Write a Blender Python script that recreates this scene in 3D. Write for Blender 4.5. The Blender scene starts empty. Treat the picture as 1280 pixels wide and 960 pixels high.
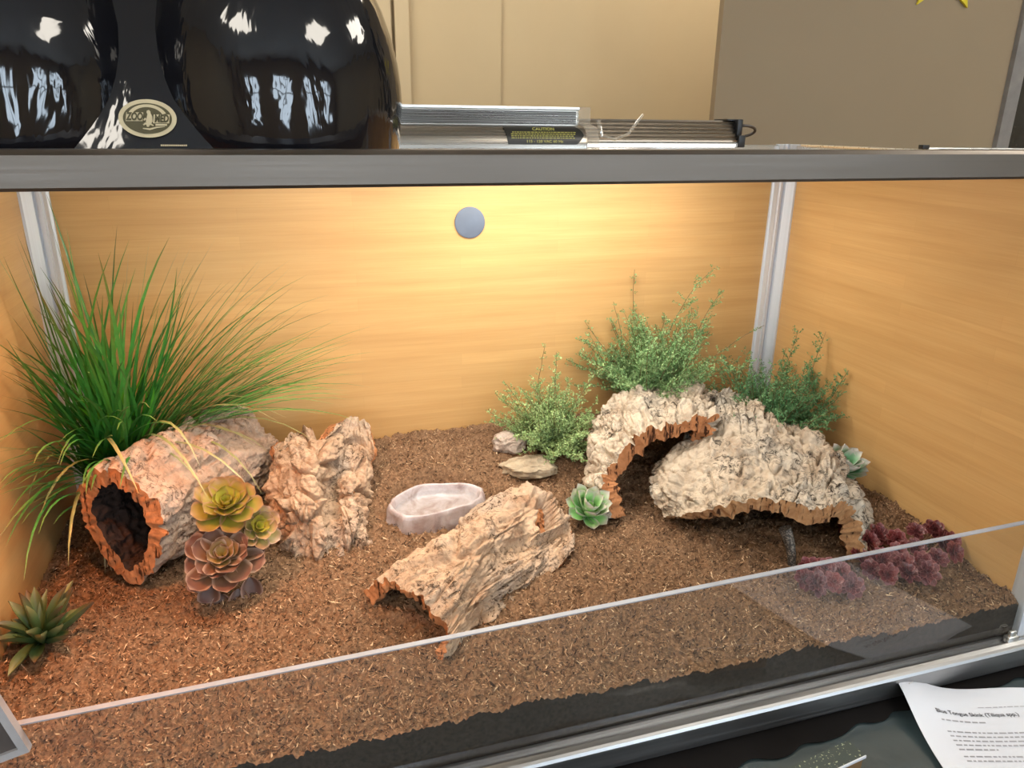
import bpy, math, random
from mathutils import Vector, Matrix, noise
random.seed(7)
scn = bpy.context.scene
col = scn.collection
pi = math.pi

# ------------------------------------------------------------------ frame of reference
# one unit u = 0.592 m (distance from the lens to the tank's front); camera at the origin of u space,
# table top at z_u = -1.13, 0.75 m above the floor
S = 0.592
R = Matrix(((0.95805884, -0.08522609, 0.27360515),
            (-0.28638616, -0.31907997, 0.90342179),
            (0.01030681, -0.94388796, -0.33010496)))
F = 931.0
def M(x, y, z): return Vector((x*S, y*S, (z+1.13)*S + 0.75))
def at(px, py, y=None, z=None, x=None):
    r = R @ Vector((px-640, py-480, F))
    k = y/r.y if y is not None else (z/r.z if z is not None else x/r.x)
    return M(r.x*k, r.y*k, r.z*k)
def lerp(a, b, t): return a + (b-a)*t
def sstep(a, b, x):
    t = max(0.0, min(1.0, (x-a)/(b-a))); return t*t*(3-2*t)
def nz(v, s=0.0): return noise.noise(Vector(v) + Vector((s*7.13, s*3.7, s*1.9)))

# ------------------------------------------------------------------ materials
class NT:
    def __init__(s, m): s.t = m.node_tree; s.n = s.t.nodes; s.l = s.t.links
    def new(s, typ, **kw):
        n = s.n.new(typ)
        for k, v in kw.items():
            if k in n.inputs: n.inputs[k].default_value = v
            else: setattr(n, k, v)
        return n
    def link(s, a, b): s.l.new(a, b)
def new_mat(name, rough=0.5, metal=0.0, color=(0.5, 0.5, 0.5), spec=0.5):
    m = bpy.data.materials.new(name); m.use_nodes = True
    b = m.node_tree.nodes['Principled BSDF']
    b.inputs['Base Color'].default_value = (*color, 1)
    b.inputs['Roughness'].default_value = rough
    b.inputs['Metallic'].default_value = metal
    b.inputs['Specular IOR Level'].default_value = spec
    return m, NT(m), b
def ramp(nt, fac, stops, interp='LINEAR'):
    r = nt.new('ShaderNodeValToRGB'); e = r.color_ramp.elements; r.color_ramp.interpolation = interp
    while len(e) < len(stops): e.new(0.5)
    for i, (p, c) in enumerate(stops):
        e[i].position = p; e[i].color = (*c, 1) if len(c) == 3 else c
    nt.link(fac, r.inputs['Fac']); return r.outputs['Color']
def mixc(nt, fac, a, b, blend='MIX'):
    n = nt.new('ShaderNodeMix', data_type='RGBA', blend_type=blend)
    if hasattr(fac, 'links'): nt.link(fac, n.inputs[0])
    else: n.inputs[0].default_value = fac
    for s, v in ((6, a), (7, b)):
        if hasattr(v, 'links'): nt.link(v, n.inputs[s])
        else: n.inputs[s].default_value = (*v, 1)
    return n.outputs[2]
def coords(nt, scale=(1, 1, 1), rot=(0, 0, 0)):
    c = nt.new('ShaderNodeTexCoord'); m = nt.new('ShaderNodeMapping')
    m.inputs['Scale'].default_value = scale; m.inputs['Rotation'].default_value = rot
    nt.link(c.outputs['Object'], m.inputs['Vector']); return m.outputs['Vector']
def tex_noise(nt, vec, scale, detail=4, rough=0.55, dist=0.0):
    n = nt.new('ShaderNodeTexNoise', Scale=scale, Detail=detail, Roughness=rough, Distortion=dist)
    nt.link(vec, n.inputs['Vector']); return n.outputs['Fac']
def bump(nt, b, height, strength, dist=0.002):
    n = nt.new('ShaderNodeBump', Strength=strength, Distance=dist)
    nt.link(height, n.inputs['Height']); nt.link(n.outputs['Normal'], b.inputs['Normal'])

def mat_plain(name, color, rough=0.5, metal=0.0, var=0.12, scale=25, spec=0.5, bstr=0.0):
    m, nt, b = new_mat(name, rough, metal, color, spec)
    v = coords(nt); f = tex_noise(nt, v, scale)
    lo = tuple(c*(1-var) for c in color); hi = tuple(min(1, c*(1+var)) for c in color)
    nt.link(ramp(nt, f, [(0.3, lo), (0.7, hi)]), b.inputs['Base Color'])
    if bstr: bump(nt, b, tex_noise(nt, v, scale*8), bstr)
    return m
def mat_bark(name, ca, cb, dark, fleck=0.5, scale=1.0, warm=None):
    m, nt, b = new_mat(name, 0.9, 0, ca, 0.15)
    v = coords(nt)
    base = ramp(nt, tex_noise(nt, v, 22*scale, 6, 0.65, 0.6), [(0.32, cb), (0.5, ca), (0.72, tuple(min(1, c*1.2) for c in ca))])
    if warm:
        base = mixc(nt, ramp(nt, tex_noise(nt, v, 9*scale, 3), [(0.48, (0, 0, 0)), (0.66, (1, 1, 1))]), base, warm)
    f1 = tex_noise(nt, v, 95*scale, 8, 0.75, 1.2)
    mask = ramp(nt, f1, [(0.56-0.1*fleck, (0, 0, 0)), (0.66-0.08*fleck, (1, 1, 1))])
    f2 = tex_noise(nt, v, 14*scale, 3, 0.5)
    region = ramp(nt, f2, [(0.42-0.09*fleck, (0.05, 0.05, 0.05)), (0.62-0.12*fleck, (1, 1, 1))])
    mm = nt.new('ShaderNodeMath', operation='MULTIPLY'); nt.link(mask, mm.inputs[0]); nt.link(region, mm.inputs[1])
    c = mixc(nt, mm.outputs[0], base, dark)
    wv = nt.new('ShaderNodeVectorMath', operation='ADD'); nv_ = nt.new('ShaderNodeTexNoise', Scale=40, Detail=4); nt.link(v, nv_.inputs['Vector'])
    sc_n = nt.new('ShaderNodeVectorMath', operation='SCALE'); sc_n.inputs['Scale'].default_value = 0.05; nt.link(nv_.outputs['Color'], sc_n.inputs[0]); nt.link(v, wv.inputs[0]); nt.link(sc_n.outputs[0], wv.inputs[1])
    vc_ = nt.new('ShaderNodeTexVoronoi', Scale=48*scale, feature='DISTANCE_TO_EDGE'); nt.link(wv.outputs[0], vc_.inputs['Vector'])
    crk = ramp(nt, vc_.outputs['Distance'], [(0.0, (0.7, 0.7, 0.7)), (0.045, (0, 0, 0))])
    reg2 = ramp(nt, tex_noise(nt, v, 25, 3), [(0.50, (0, 0, 0)), (0.64, (1, 1, 1))])
    m4 = nt.new('ShaderNodeMath', operation='MULTIPLY'); nt.link(crk, m4.inputs[0]); nt.link(reg2, m4.inputs[1])
    c = mixc(nt, m4.outputs[0], c, dark)
    nt.link(c, b.inputs['Base Color'])
    vo = nt.new('ShaderNodeTexVoronoi', Scale=120*scale, feature='DISTANCE_TO_EDGE'); nt.link(v, vo.inputs['Vector'])
    h = nt.new('ShaderNodeMath', operation='ADD')
    nt.link(tex_noise(nt, v, 160*scale, 8, 0.7, 0.5), h.inputs[0]); nt.link(vo.outputs['Distance'], h.inputs[1])
    bump(nt, b, h.outputs[0], 0.9, 0.003)
    return m
def mat_cut(name, ca, cb, dark):
    m, nt, b = new_mat(name, 0.85, 0, ca, 0.15)
    v = coords(nt)
    base = ramp(nt, tex_noise(nt, v, 60, 6, 0.7, 0.5), [(0.3, cb), (0.55, ca), (0.75, tuple(min(1, c*1.3) for c in ca))])
    w = ramp(nt, tex_noise(nt, coords(nt, (160, 160, 25)), 1, 3, 0.5), [(0.36, (1, 1, 1)), (0.44, (0, 0, 0))])
    nt.link(mixc(nt, w, base, dark), b.inputs['Base Color'])
    bump(nt, b, tex_noise(nt, v, 180, 6, 0.7), 0.8, 0.002)
    return m
def mat_attr(name, rough=0.45, trans=0.0, spec=0.4, var=0.2, scale=120):
    m, nt, b = new_mat(name, rough, 0, (0.5, 0.5, 0.5), spec)
    a = nt.new('ShaderNodeAttribute', attribute_name='Col')
    f = tex_noise(nt, coords(nt), scale, 3)
    g = ramp(nt, f, [(0.3, (1-var,)*3), (0.7, (1, 1, 1))])
    nt.link(mixc(nt, 1.0, a.outputs['Color'], g, 'MULTIPLY'), b.inputs['Base Color'])
    if trans:
        b.inputs['Subsurface Weight'].default_value = trans
        b.inputs['Subsurface Radius'].default_value = (0.004, 0.006, 0.002)
        b.inputs['Subsurface Scale'].default_value = 0.5
    return m
def mat_brushed(name, color, rough=0.35, axis=(3, 400, 400), var=0.06):
    m, nt, b = new_mat(name, rough, 1.0, color)
    f = tex_noise(nt, coords(nt, axis), 1, 4)
    nt.link(ramp(nt, f, [(0.3, tuple(c*(1-var) for c in color)), (0.7, tuple(min(1, c*(1+var)) for c in color))]), b.inputs['Base Color'])
    nt.link(ramp(nt, f, [(0.3, (rough*0.85,)*3), (0.7, (rough*1.2,)*3)]), b.inputs['Roughness'])
    return m
def mat_bamboo(name, axis):
    m, nt, b = new_mat(name, 0.42, 0, (0.6, 0.38, 0.17), 0.4)
    st = (3, 60, 60) if axis == 'x' else (60, 3, 60)
    f = tex_noise(nt, coords(nt, st), 1, 5, 0.6, 0.3)
    fine = tex_noise(nt, coords(nt, tuple(s*(8 if s > 10 else 4) for s in st)), 1, 3, 0.6)
    base = ramp(nt, f, [(0.25, (0.49, 0.275, 0.098)), (0.5, (0.56, 0.33, 0.126)), (0.8, (0.62, 0.38, 0.155))])
    bk = nt.new('ShaderNodeTexBrick', Scale=1.0)
    bk.inputs['Brick Width'].default_value = 0.34; bk.inputs['Row Height'].default_value = 0.021
    bk.inputs['Mortar Size'].default_value = 0.0005; bk.inputs['Mortar Smooth'].default_value = 1.0
    bk.inputs['Color1'].default_value = (0.91, 0.91, 0.91, 1); bk.inputs['Color2'].default_value = (1, 1, 1, 1); bk.inputs['Mortar'].default_value = (0.84, 0.83, 0.82, 1)
    rot = (-pi/2, 0, 0) if axis == 'x' else (-pi/2, 0, -pi/2)
    c = nt.new('ShaderNodeTexCoord'); sep = nt.new('ShaderNodeSeparateXYZ'); cmb = nt.new('ShaderNodeCombineXYZ')
    nt.link(c.outputs['Object'], sep.inputs[0])
    nt.link(sep.outputs[0 if axis == 'x' else 1], cmb.inputs[0]); nt.link(sep.outputs[2], cmb.inputs[1])
    nt.link(cmb.outputs[0], bk.inputs['Vector'])
    c1 = mixc(nt, 0.8, base, bk.outputs['Color'], 'MULTIPLY')
    c2 = mixc(nt, ramp(nt, fine, [(0.35, (0, 0, 0)), (0.7, (0.3, 0.3, 0.3))]), c1, (0.46, 0.25, 0.09))
    nt.link(c2, b.inputs['Base Color'])
    bump(nt, b, f, 0.05, 0.001)
    return m
def mat_emit(name, color, strength):
    m = bpy.data.materials.new(name); m.use_nodes = True; nt = NT(m)
    nt.n.clear(); o = nt.new('ShaderNodeOutputMaterial'); e = nt.new('ShaderNodeEmission', Color=(*color, 1), Strength=strength)
    nt.link(e.outputs[0], o.inputs[0]); return m
def mat_glass(name, tint=(0.97, 0.99, 0.98), ior=1.5, extra=0.0, haze=0.0, hazecol=(0.8, 0.8, 0.8)):
    m = bpy.data.materials.new(name); m.use_nodes = True; nt = NT(m); nt.n.clear()
    o = nt.new('ShaderNodeOutputMaterial'); t = nt.new('ShaderNodeBsdfTransparent', Color=(*tint, 1))
    g = nt.new('ShaderNodeBsdfGlossy', Roughness=0.02); fr = nt.new('ShaderNodeFresnel', IOR=ior)
    mx = nt.new('ShaderNodeMixShader'); nt.link(t.outputs[0], mx.inputs[1]); nt.link(g.outputs[0], mx.inputs[2])
    a = nt.new('ShaderNodeMath', operation='ADD'); a.inputs[1].default_value = extra; nt.link(fr.outputs[0], a.inputs[0])
    ge = nt.new('ShaderNodeNewGeometry'); iv = nt.new('ShaderNodeMath', operation='SUBTRACT'); iv.inputs[0].default_value = 1.0; nt.link(ge.outputs['Backfacing'], iv.inputs[1])
    fm = nt.new('ShaderNodeMath', operation='MULTIPLY'); nt.link(a.outputs[0], fm.inputs[0]); nt.link(iv.outputs[0], fm.inputs[1]); nt.link(fm.outputs[0], mx.inputs[0])
    out = mx.outputs[0]
    if haze:
        d = nt.new('ShaderNodeBsdfDiffuse', Color=(*hazecol, 1)); m2 = nt.new('ShaderNodeMixShader', Fac=haze)
        nt.link(out, m2.inputs[1]); nt.link(d.outputs[0], m2.inputs[2]); out = m2.outputs[0]
    nt.link(out, o.inputs[0]); return m

# ------------------------------------------------------------------ mesh builder
class MB:
    def __init__(s): s.v = []; s.f = []; s.mi = []; s.c = []; s.usec = False
    def add(s, verts, faces, mi=0, cols=None):
        b = len(s.v); s.v += [Vector(v) for v in verts]
        s.f += [tuple(i+b for i in f) for f in faces]; s.mi += [mi]*len(faces)
        if cols: s.usec = True; s.c += list(cols)
        else: s.c += [(0.5, 0.5, 0.5)]*len(verts)
    def box(s, lo, hi, mi=0, bev=0.0):
        x0, y0, z0 = lo; x1, y1, z1 = hi
        if bev <= 0:
            s.add([(x0, y0, z0), (x1, y0, z0), (x1, y1, z0), (x0, y1, z0), (x0, y0, z1), (x1, y0, z1), (x1, y1, z1), (x0, y1, z1)],
                  [(0, 3, 2, 1), (4, 5, 6, 7), (0, 1, 5, 4), (1, 2, 6, 5), (2, 3, 7, 6), (3, 0, 4, 7)], mi)
        else:
            import bmesh
            bm = bmesh.new(); bmesh.ops.create_cube(bm, size=1)
            for v in bm.verts: v.co = Vector((lerp(x0, x1, v.co.x+.5), lerp(y0, y1, v.co.y+.5), lerp(z0, z1, v.co.z+.5)))
            bmesh.ops.bevel(bm, geom=list(bm.edges), offset=bev, segments=2, affect='EDGES', profile=0.6)
            bm.verts.ensure_lookup_table()
            s.add([v.co.copy() for v in bm.verts], [[v.index for v in f.verts] for f in bm.faces], mi); bm.free()
    def tube(s, pts, radii, n=8, mi=0, cap=True, col=None):
        pts = [Vector(p) for p in pts]
        if not hasattr(radii, '__len__'): radii = [radii]*len(pts)
        vs = []; prev = None
        for i, p in enumerate(pts):
            d = (pts[min(i+1, len(pts)-1)] - pts[max(i-1, 0)]).normalized()
            if prev is None:
                a = d.cross(Vector((0, 0, 1)) if abs(d.z) < 0.9 else Vector((1, 0, 0))).normalized()
            else: a = (prev - d*prev.dot(d)).normalized()
            prev = a; b = d.cross(a)
            for k in range(n):
                t = 2*pi*k/n; vs.append(p + (a*math.cos(t) + b*math.sin(t))*radii[i])
        fs = []
        for i in range(len(pts)-1):
            for k in range(n):
                fs.append((i*n+k, i*n+(k+1) % n, (i+1)*n+(k+1) % n, (i+1)*n+k))
        if cap: fs.append(tuple(range(n))[::-1]); fs.append(tuple(range((len(pts)-1)*n, len(pts)*n)))
        s.add(vs, fs, mi, [col]*len(vs) if col else None)
    def lathe(s, c, prof, n=64, mi=0, sx=1, sy=1):
        vs = []; fs = []
        for (r, z) in prof:
            for k in range(n):
                t = 2*pi*k/n; vs.append((c[0]+r*sx*math.cos(t), c[1]+r*sy*math.sin(t), c[2]+z))
        for i in range(len(prof)-1):
            for k in range(n): fs.append((i*n+k, i*n+(k+1) % n, (i+1)*n+(k+1) % n, (i+1)*n+k))
        s.add(vs, fs, mi)
    def grid(s, P, mi=0, closed_u=False, cols=None):
        nu, nv = len(P), len(P[0]); vs = [p for r in P for p in r]; fs = []
        for i in range(nu if closed_u else nu-1):
            for j in range(nv-1):
                a, b = i, (i+1) % nu
                fs.append((a*nv+j, b*nv+j, b*nv+j+1, a*nv+j+1))
        s.add(vs, fs, mi, [c for r in cols for c in r] if cols else None)
    def extrude_profile(s, prof, p0, p1, ax, ay, mi=0):
        # closed profile of (a, b) swept from p0 to p1
        n = len(prof); vs = [Vector(p)+ax*a+ay*b for p in (p0, p1) for a, b in prof]
        s.add(vs, [(k, (k+1) % n, n+(k+1) % n, n+k) for k in range(n)] + [tuple(range(n))[::-1], tuple(range(n, 2*n))], mi)
    def build(s, name, mats, parent=None, base=None, smooth=True, angle=40):
        me = bpy.data.meshes.new(name)
        off = Vector(base) if base is not None else (Vector(parent['_w']) if parent is not None and '_w' in parent else Vector((0, 0, 0)))
        me.from_pydata([v-off for v in s.v], [], s.f)
        if not isinstance(mats, (list, tuple)): mats = [mats]
        for m in mats: me.materials.append(m)
        me.polygons.foreach_set('material_index', s.mi)
        if s.usec:
            ca = me.color_attributes.new('Col', 'FLOAT_COLOR', 'POINT')
            ca.data.foreach_set('color', [x for c in s.c for x in (c[0], c[1], c[2], 1.0)])
        me.polygons.foreach_set('use_smooth', [smooth]*len(me.polygons))
        me.update()
        if smooth and angle: 
            try: me.set_sharp_from_angle(angle=math.radians(angle))
            except Exception: pass
        o = bpy.data.objects.new(name, me); col.objects.link(o)
        if parent is not None:
            o.parent = parent; o['_w'] = list(off)
            if '_w' in parent: o.location = off - Vector(parent['_w'])
        else: o.location = off; o['_w'] = list(off)
        return o
def thing(name, label, cat, base, group=None):
    o = bpy.data.objects.new(name, None); col.objects.link(o); o.location = base; o['_w'] = list(base)
    o.empty_display_size = 0.02
    return tag(o, label, cat, group)
def tag(o, label, cat, group=None, kind=None):
    o['label'] = label; o['category'] = cat
    if group: o['group'] = group
    if kind: o['kind'] = kind
    return o
def structure(o, label=None):
    o['kind'] = 'structure'
    if label: o['label'] = label
    return o

# ------------------------------------------------------------------ shared materials
ALU = mat_brushed('brushed_aluminium', (0.150, 0.128, 0.108), 0.42)
ALU_V = mat_brushed('brushed_aluminium_upright', (0.66, 0.69, 0.74), 0.42, (400, 400, 3))
ALU_V.node_tree.nodes['Principled BSDF'].inputs['Metallic'].default_value = 0.45
ALU_L = mat_brushed('bright_aluminium', (0.78, 0.77, 0.74), 0.30)
BAM_X = mat_bamboo('bamboo_back', 'x'); BAM_Y = mat_bamboo('bamboo_side', 'y')
BLACKP = mat_plain('black_plastic', (0.012, 0.012, 0.013), 0.4)
GLASS = mat_glass('front_glass', (0.97, 0.985, 0.975), 1.5, 0.025, 0.008, (0.75, 0.72, 0.75))
EDGE = mat_plain('glass_edge', (0.27, 0.29, 0.33), 0.45)
VENTG = mat_plain('grey_vent', (0.10, 0.122, 0.165), 0.55)

# tank dimensions in u
XL, XR, YF, YB = -0.575, 1.49, 1.0, 2.03
ZT, ZB = -0.033, -1.13

# ------------------------------------------------------------------ room
WALL = mat_plain('beige_wall_paint', (0.50, 0.385, 0.225), 0.8, var=0.03, scale=4)
WALLD = mat_plain('beige_door_paint', (0.50, 0.39, 0.235), 0.7, var=0.03, scale=4)
PIERM = mat_plain('grey_brown_wall_paint', (0.25, 0.187, 0.115), 0.75, var=0.03, scale=3)
CEILM = mat_plain('white_ceiling', (0.72, 0.72, 0.70), 0.9, var=0.02, scale=3)
FLOORM = mat_plain('dark_floor_vinyl', (0.13, 0.11, 0.09), 0.6, var=0.15, scale=6)
def sbox(name, lo, hi, m, label=None):
    mb = MB(); mb.box(lo, hi); o = mb.build(name, m, smooth=False); return structure(o, label)
X0, X1, Y0, Y1, H = -2.2, 3.6, -2.4, 2.37, 2.6
sbox('floor', (X0, Y0, -0.05), (X1, 3.0, 0), FLOORM)
sbox('ceiling', (X0, Y0, H), (X1, 3.0, H+0.05), CEILM)
sbox('wall_left', (X0-0.05, Y0, 0), (X0, 3.0, H), WALL)
sbox('wall_right', (X1, Y0, 0), (X1+0.05, 3.0, H), WALL)
xc = at(632, 100, y=4.0).x
sbox('wall_back', (xc, 2.44, 0), (X1, 2.67, H), WALL, 'beige painted wall behind the lamp hoods')
xd = at(495, 100, y=4.0).x; xd2 = at(514, 100, y=4.0).x
sbox('wall_back_left', (X0, 2.42, 0), (xc, 2.67, H), WALL)
sbox('door_1', (xd-0.9, Y1+0.01, 0), (xd-0.006, 2.42, 2.05), WALLD, 'beige door behind the black dome lamps')
sbox('trim_1', (xd+0.004, Y1+0.005, 0), (xd2, 2.42, 2.1), WALLD, 'beige door frame beside the dark door gap')
hb = MB(); hb.box((xd-0.012, Y1-0.012, 1.44), (xd+0.004, Y1+0.01, 1.53), bev=0.003)
ho = hb.build('door_hinge', mat_plain('hinge_brass', (0.3, 0.2, 0.09), 0.4, 0.8)); structure(ho)
# pier in front of the back wall
yp = 3.0
p0 = at(899, 70, y=yp).x; p1 = at(1247, 150, y=yp).x; p2 = at(1262, 150, y=yp).x
sbox('wall_pier', (p0, yp*S, 0), (p1, yp*S+0.02, H), PIERM, 'grey brown wall section standing before the beige wall')
sbox('trim_2', (p1, yp*S-0.015, 0), (p2, yp*S+0.16, H), mat_plain('grey_trim', (0.30, 0.30, 0.31), 0.35, 0.6), 'grey metal trim at the right end of the brown wall')
sbox('window_1', (p2, yp*S+0.03, 0.0), (X1, yp*S+0.05, H), mat_plain('dark_clutter', (0.03, 0.03, 0.028), 0.12, var=0.6, scale=5), 'plain dark panel standing in for the clutter beyond the grey trim')  # one glossy dark panel stands in for the dark clutter here
# yellow star on the pier: only its two lower points reach into the frame
def star(c, r, rot):
    mb = MB(); pts = []
    for k in range(10):
        a = rot + pi/2 + k*pi/5; rr = r if k % 2 == 0 else r*0.42
        pts.append((c.x+rr*math.cos(a), c.z+rr*math.sin(a)))
    y0, y1 = c.y-0.012, c.y-0.002
    v = [(x, y0+0.004, z) for x, z in pts] + [(x, y1, z) for x, z in pts] + [(c.x, y0-0.004, c.z)]
    f = [(k, (k+1) % 10, 20) for k in range(10)] + [(k, 10+k, 10+(k+1) % 10, (k+1) % 10) for k in range(10)] + [tuple(range(10, 20))]
    mb.add(v, f); return mb
pa = at(1145, 8, y=yp-0.005); pb = at(1208, 8, y=yp-0.005)
rs = (pb.x-pa.x)/(2*math.sin(pi/5))
sc_ = Vector(((pa.x+pb.x)/2, yp*S, (pa.z+pb.z)/2 + rs*math.cos(pi/5)))
sb_ = star(sc_, rs, 0)
st_ = sb_.build('wall_star', mat_plain('yellow_card', (0.62, 0.50, 0.02), 0.6), base=sc_, smooth=False)
tag(st_, 'yellow star on the brown wall, its two lower points at the top of the photo', 'wall decoration')

# front wall behind the camera with two daylight windows and their frames
sbox('wall_front', (X0, Y0-0.05, 0), (X1, Y0, H), WALL)
DAY = mat_emit('daylight_pane', (0.72, 0.86, 1.0), 13.0)
WFR = mat_plain('white_window_frame', (0.75, 0.75, 0.73), 0.5)
for i, (wx, ww) in enumerate(((-1.5, 0.5), (-0.1, 0.5), (1.3, 0.5), (2.5, 0.5))):
    mb = MB(); mb.box((wx, Y0+0.004, 0.95), (wx+ww, Y0+0.012, 2.15)); o = mb.build('window_%d' % (i+2), DAY, smooth=False); structure(o)
    fr = MB()
    for a in (wx-0.05, wx+ww/2-0.02, wx+ww): fr.box((a, Y0+0.002, 0.9), (a+0.05, Y0+0.05, 2.2))
    for z in (0.9, 1.55, 2.15): fr.box((wx, Y0+0.002, z), (wx+ww, Y0+0.05, z+0.05))
    f = fr.build('window_frame', WFR, parent=o, smooth=False)
    f.location = (0, 0, 0)
CEIL_FILL = mat_emit('ceiling_fill_glow', (1.0, 0.93, 0.82), 17.0)  # light panels added under the ceiling to brighten room and back wall
for i, (cx, cy) in enumerate(((-0.9, -0.7), (1.3, -0.7), (0.0, 1.6), (1.5, 2.05), (2.2, 0.6))):
    mb = MB(); mb.box((cx-0.3, cy-0.3, H-0.015), (cx+0.3, cy+0.3, H-0.005)); o = mb.build('ceiling_fill', CEIL_FILL, smooth=False, base=(cx, cy, H-0.01))
    tag(o, 'square white fill panel added under the ceiling to brighten the room', 'fill light', 'added fill panels')

# ------------------------------------------------------------------ table with black cloth
tb = M(0.45, 1.3, ZB)
tbl = thing('table', 'table under a black crinkled plastic cloth carrying the terrarium', 'table', Vector((0.27, 0.75, 0)))
tx0, tx1, ty0, ty1 = -0.55, 1.25, 0.22, 1.34
def mat_cloth():
    m, nt, b = new_mat('black_plastic_cloth', 0.30, 0, (0.030, 0.046, 0.052), 0.6)
    f = tex_noise(nt, coords(nt, (1, 1, 1)), 16, 3, 0.5, 0.4)
    b.inputs['Coat Weight'].default_value = 0.4; b.inputs['Coat Roughness'].default_value = 0.15
    bump(nt, b, f, 0.30, 0.01)
    return m
P = []
for i in range(241):
    row = []
    for j in range(161):
        x = lerp(tx0, tx1, i/240); y = lerp(ty0, ty1, j/160)
        h = 0.0
        for (fx, w) in ((0.42, 0.003), (0.60, 0.003), (0.77, 0.003)):
            h += 0.0012*math.exp(-((x-fx-0.02*nz((0, y*4, 0), fx))/w)**2)
        for (fy, w) in ((0.50, 0.003), (0.38, 0.003)):
            h += 0.0012*math.exp(-((y-fy-0.03*nz((x*3, 0, 0), fy))/w)**2)
        h += 0.0008*nz((x*12, y*12, 0), 3)
        row.append(Vector((x, y, 0.7485+min(0.0013, h))))
    P.append(row)
mb = MB(); mb.grid(P)
mb.box((tx0, ty0, 0.70), (tx1, ty1, 0.7465))
mb.build('tablecloth', mat_cloth(), tbl)
lin = []  # shade along the tank's foot, laid on the cloth as a thin black sheet
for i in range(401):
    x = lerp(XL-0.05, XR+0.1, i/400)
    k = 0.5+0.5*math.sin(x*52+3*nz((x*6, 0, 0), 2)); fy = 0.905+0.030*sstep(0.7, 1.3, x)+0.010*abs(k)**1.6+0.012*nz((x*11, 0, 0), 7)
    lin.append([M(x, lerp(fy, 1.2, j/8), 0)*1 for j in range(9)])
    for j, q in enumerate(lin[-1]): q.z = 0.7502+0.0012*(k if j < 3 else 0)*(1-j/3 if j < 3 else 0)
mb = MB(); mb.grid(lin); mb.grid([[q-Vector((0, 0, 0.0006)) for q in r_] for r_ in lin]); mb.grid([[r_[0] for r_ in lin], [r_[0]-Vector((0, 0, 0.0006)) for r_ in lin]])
o = mb.build('shade_band', mat_plain('shade_band_black', (0.010, 0.009, 0.009), 0.8, spec=0.05), tbl); o['label'] = 'black wavy edged sheet standing for the shade along the terrarium front'
for x in (tx0+0.06, tx1-0.06):
    for y in (ty0+0.06, ty1-0.06):
        mb = MB(); mb.tube([(x, y, 0), (x, y, 0.7)], 0.02, 12); mb.build('leg', BLACKP, tbl)

# ------------------------------------------------------------------ terrarium
ter = thing('terrarium', 'bamboo walled terrarium with silver metal frame and low front glass', 'terrarium', M(0.46, 1.5, ZB))
mb = MB(); mb.box(M(XL, YB, ZB+0.02), M(XR, YB+0.02, -0.06)); bk_ = mb.build('back_panel', BAM_X, ter, smooth=False)
vc = at(587, 278, y=YB); 
mb = MB(); r_ = 0.0425*S
n = 48
vs = []
for (rr, yy) in ((r_*0.9, -0.0035), (r_, -0.0025), (r_, 0.002)):
    vs += [(vc.x+rr*math.cos(2*pi*k/n), vc.y+yy, vc.z+rr*math.sin(2*pi*k/n)) for k in range(n)]
vs.append((vc.x, vc.y-0.0035, vc.z))
fs = [(i*n+k, i*n+(k+1) % n, (i+1)*n+(k+1) % n, (i+1)*n+k) for i in range(2) for k in range(n)] + [(3*n, (k+1) % n, k) for k in range(n)]
mb.add(vs, fs); o = mb.build('cable_port_cover', VENTG, bk_); o['label'] = 'round blue grey plastic port cover'
mb = MB(); mb.box(M(XL-0.02, YF, ZB+0.02), M(XL, YB+0.02, -0.06)); mb.build('side_panel', BAM_Y, ter, smooth=False)
mb = MB(); mb.box(M(XR, YF, ZB+0.02), M(XR+0.02, YB+0.02, -0.06)); mb.build('side_panel', BAM_Y, ter, smooth=False)
mb = MB(); mb.box(M(XL, YF+0.02, ZB+0.02), M(XR, YB, ZB+0.035)); mb.build('bottom_panel', BLACKP, ter, smooth=False)
# corner posts with ribs
def post(x, y, sx, sy, name='corner_post'):
    w = 0.052
    prof = [(0, 0), (w, 0), (w, 0.006), (w*0.9, 0.010), (w*0.84, 0.026), (w*0.78, 0.026), (w*0.74, 0.030), (w*0.60, 0.030), (w*0.56, 0.024), (w*0.50, 0.024), (w*0.46, 0.034), (0.006, 0.052), (0, 0.052)]
    p0, p1 = M(x, y, ZB+0.03), M(x, y, -0.05)
    mb = MB(); mb.extrude_profile([(a*S*sx, b*S*sy) for a, b in prof], p0, p1, Vector((1, 0, 0)), Vector((0, 1, 0)))
    return mb.build(name, ALU_V, ter, smooth=False)
post(XL, YB, 1, -1); post(XR, YB, -1, -1)
for x in (XL-0.02, XR-0.008):
    mb = MB(); mb.box(M(x, YF-0.004, ZB+0.04), M(x+0.028, YF+0.035, -0.07), bev=0.002); mb.build('corner_post', ALU_V, ter)
# top rails
mb = MB(); prof = [(0, 0), (0.046, 0), (0.046, 0.041), (0.041, 0.046), (0.004, 0.046), (-0.003, 0.040), (-0.003, 0.004)]
mb.extrude_profile([(a*S, b*S) for a, b in prof], M(XL-0.03, YF, -0.0795), M(XR+0.03, YF, -0.0795), Vector((0, 1, 0)), Vector((0, 0, 1)))
mb.build('top_rail', ALU, ter, smooth=False)
zt = -0.053
mb = MB(); mb.box(M(XL-0.02, YB-0.01, -0.085), M(XR+0.02, YB+0.03, zt), bev=0.0015); mb.build('top_rail', ALU_L, ter)
for x in (XL-0.03, XR-0.012):
    mb = MB(); mb.box(M(x, YF+0.04, -0.085), M(x+0.042, YB-0.01, zt), bev=0.0015); mb.build('top_rail', ALU_L, ter)
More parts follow.
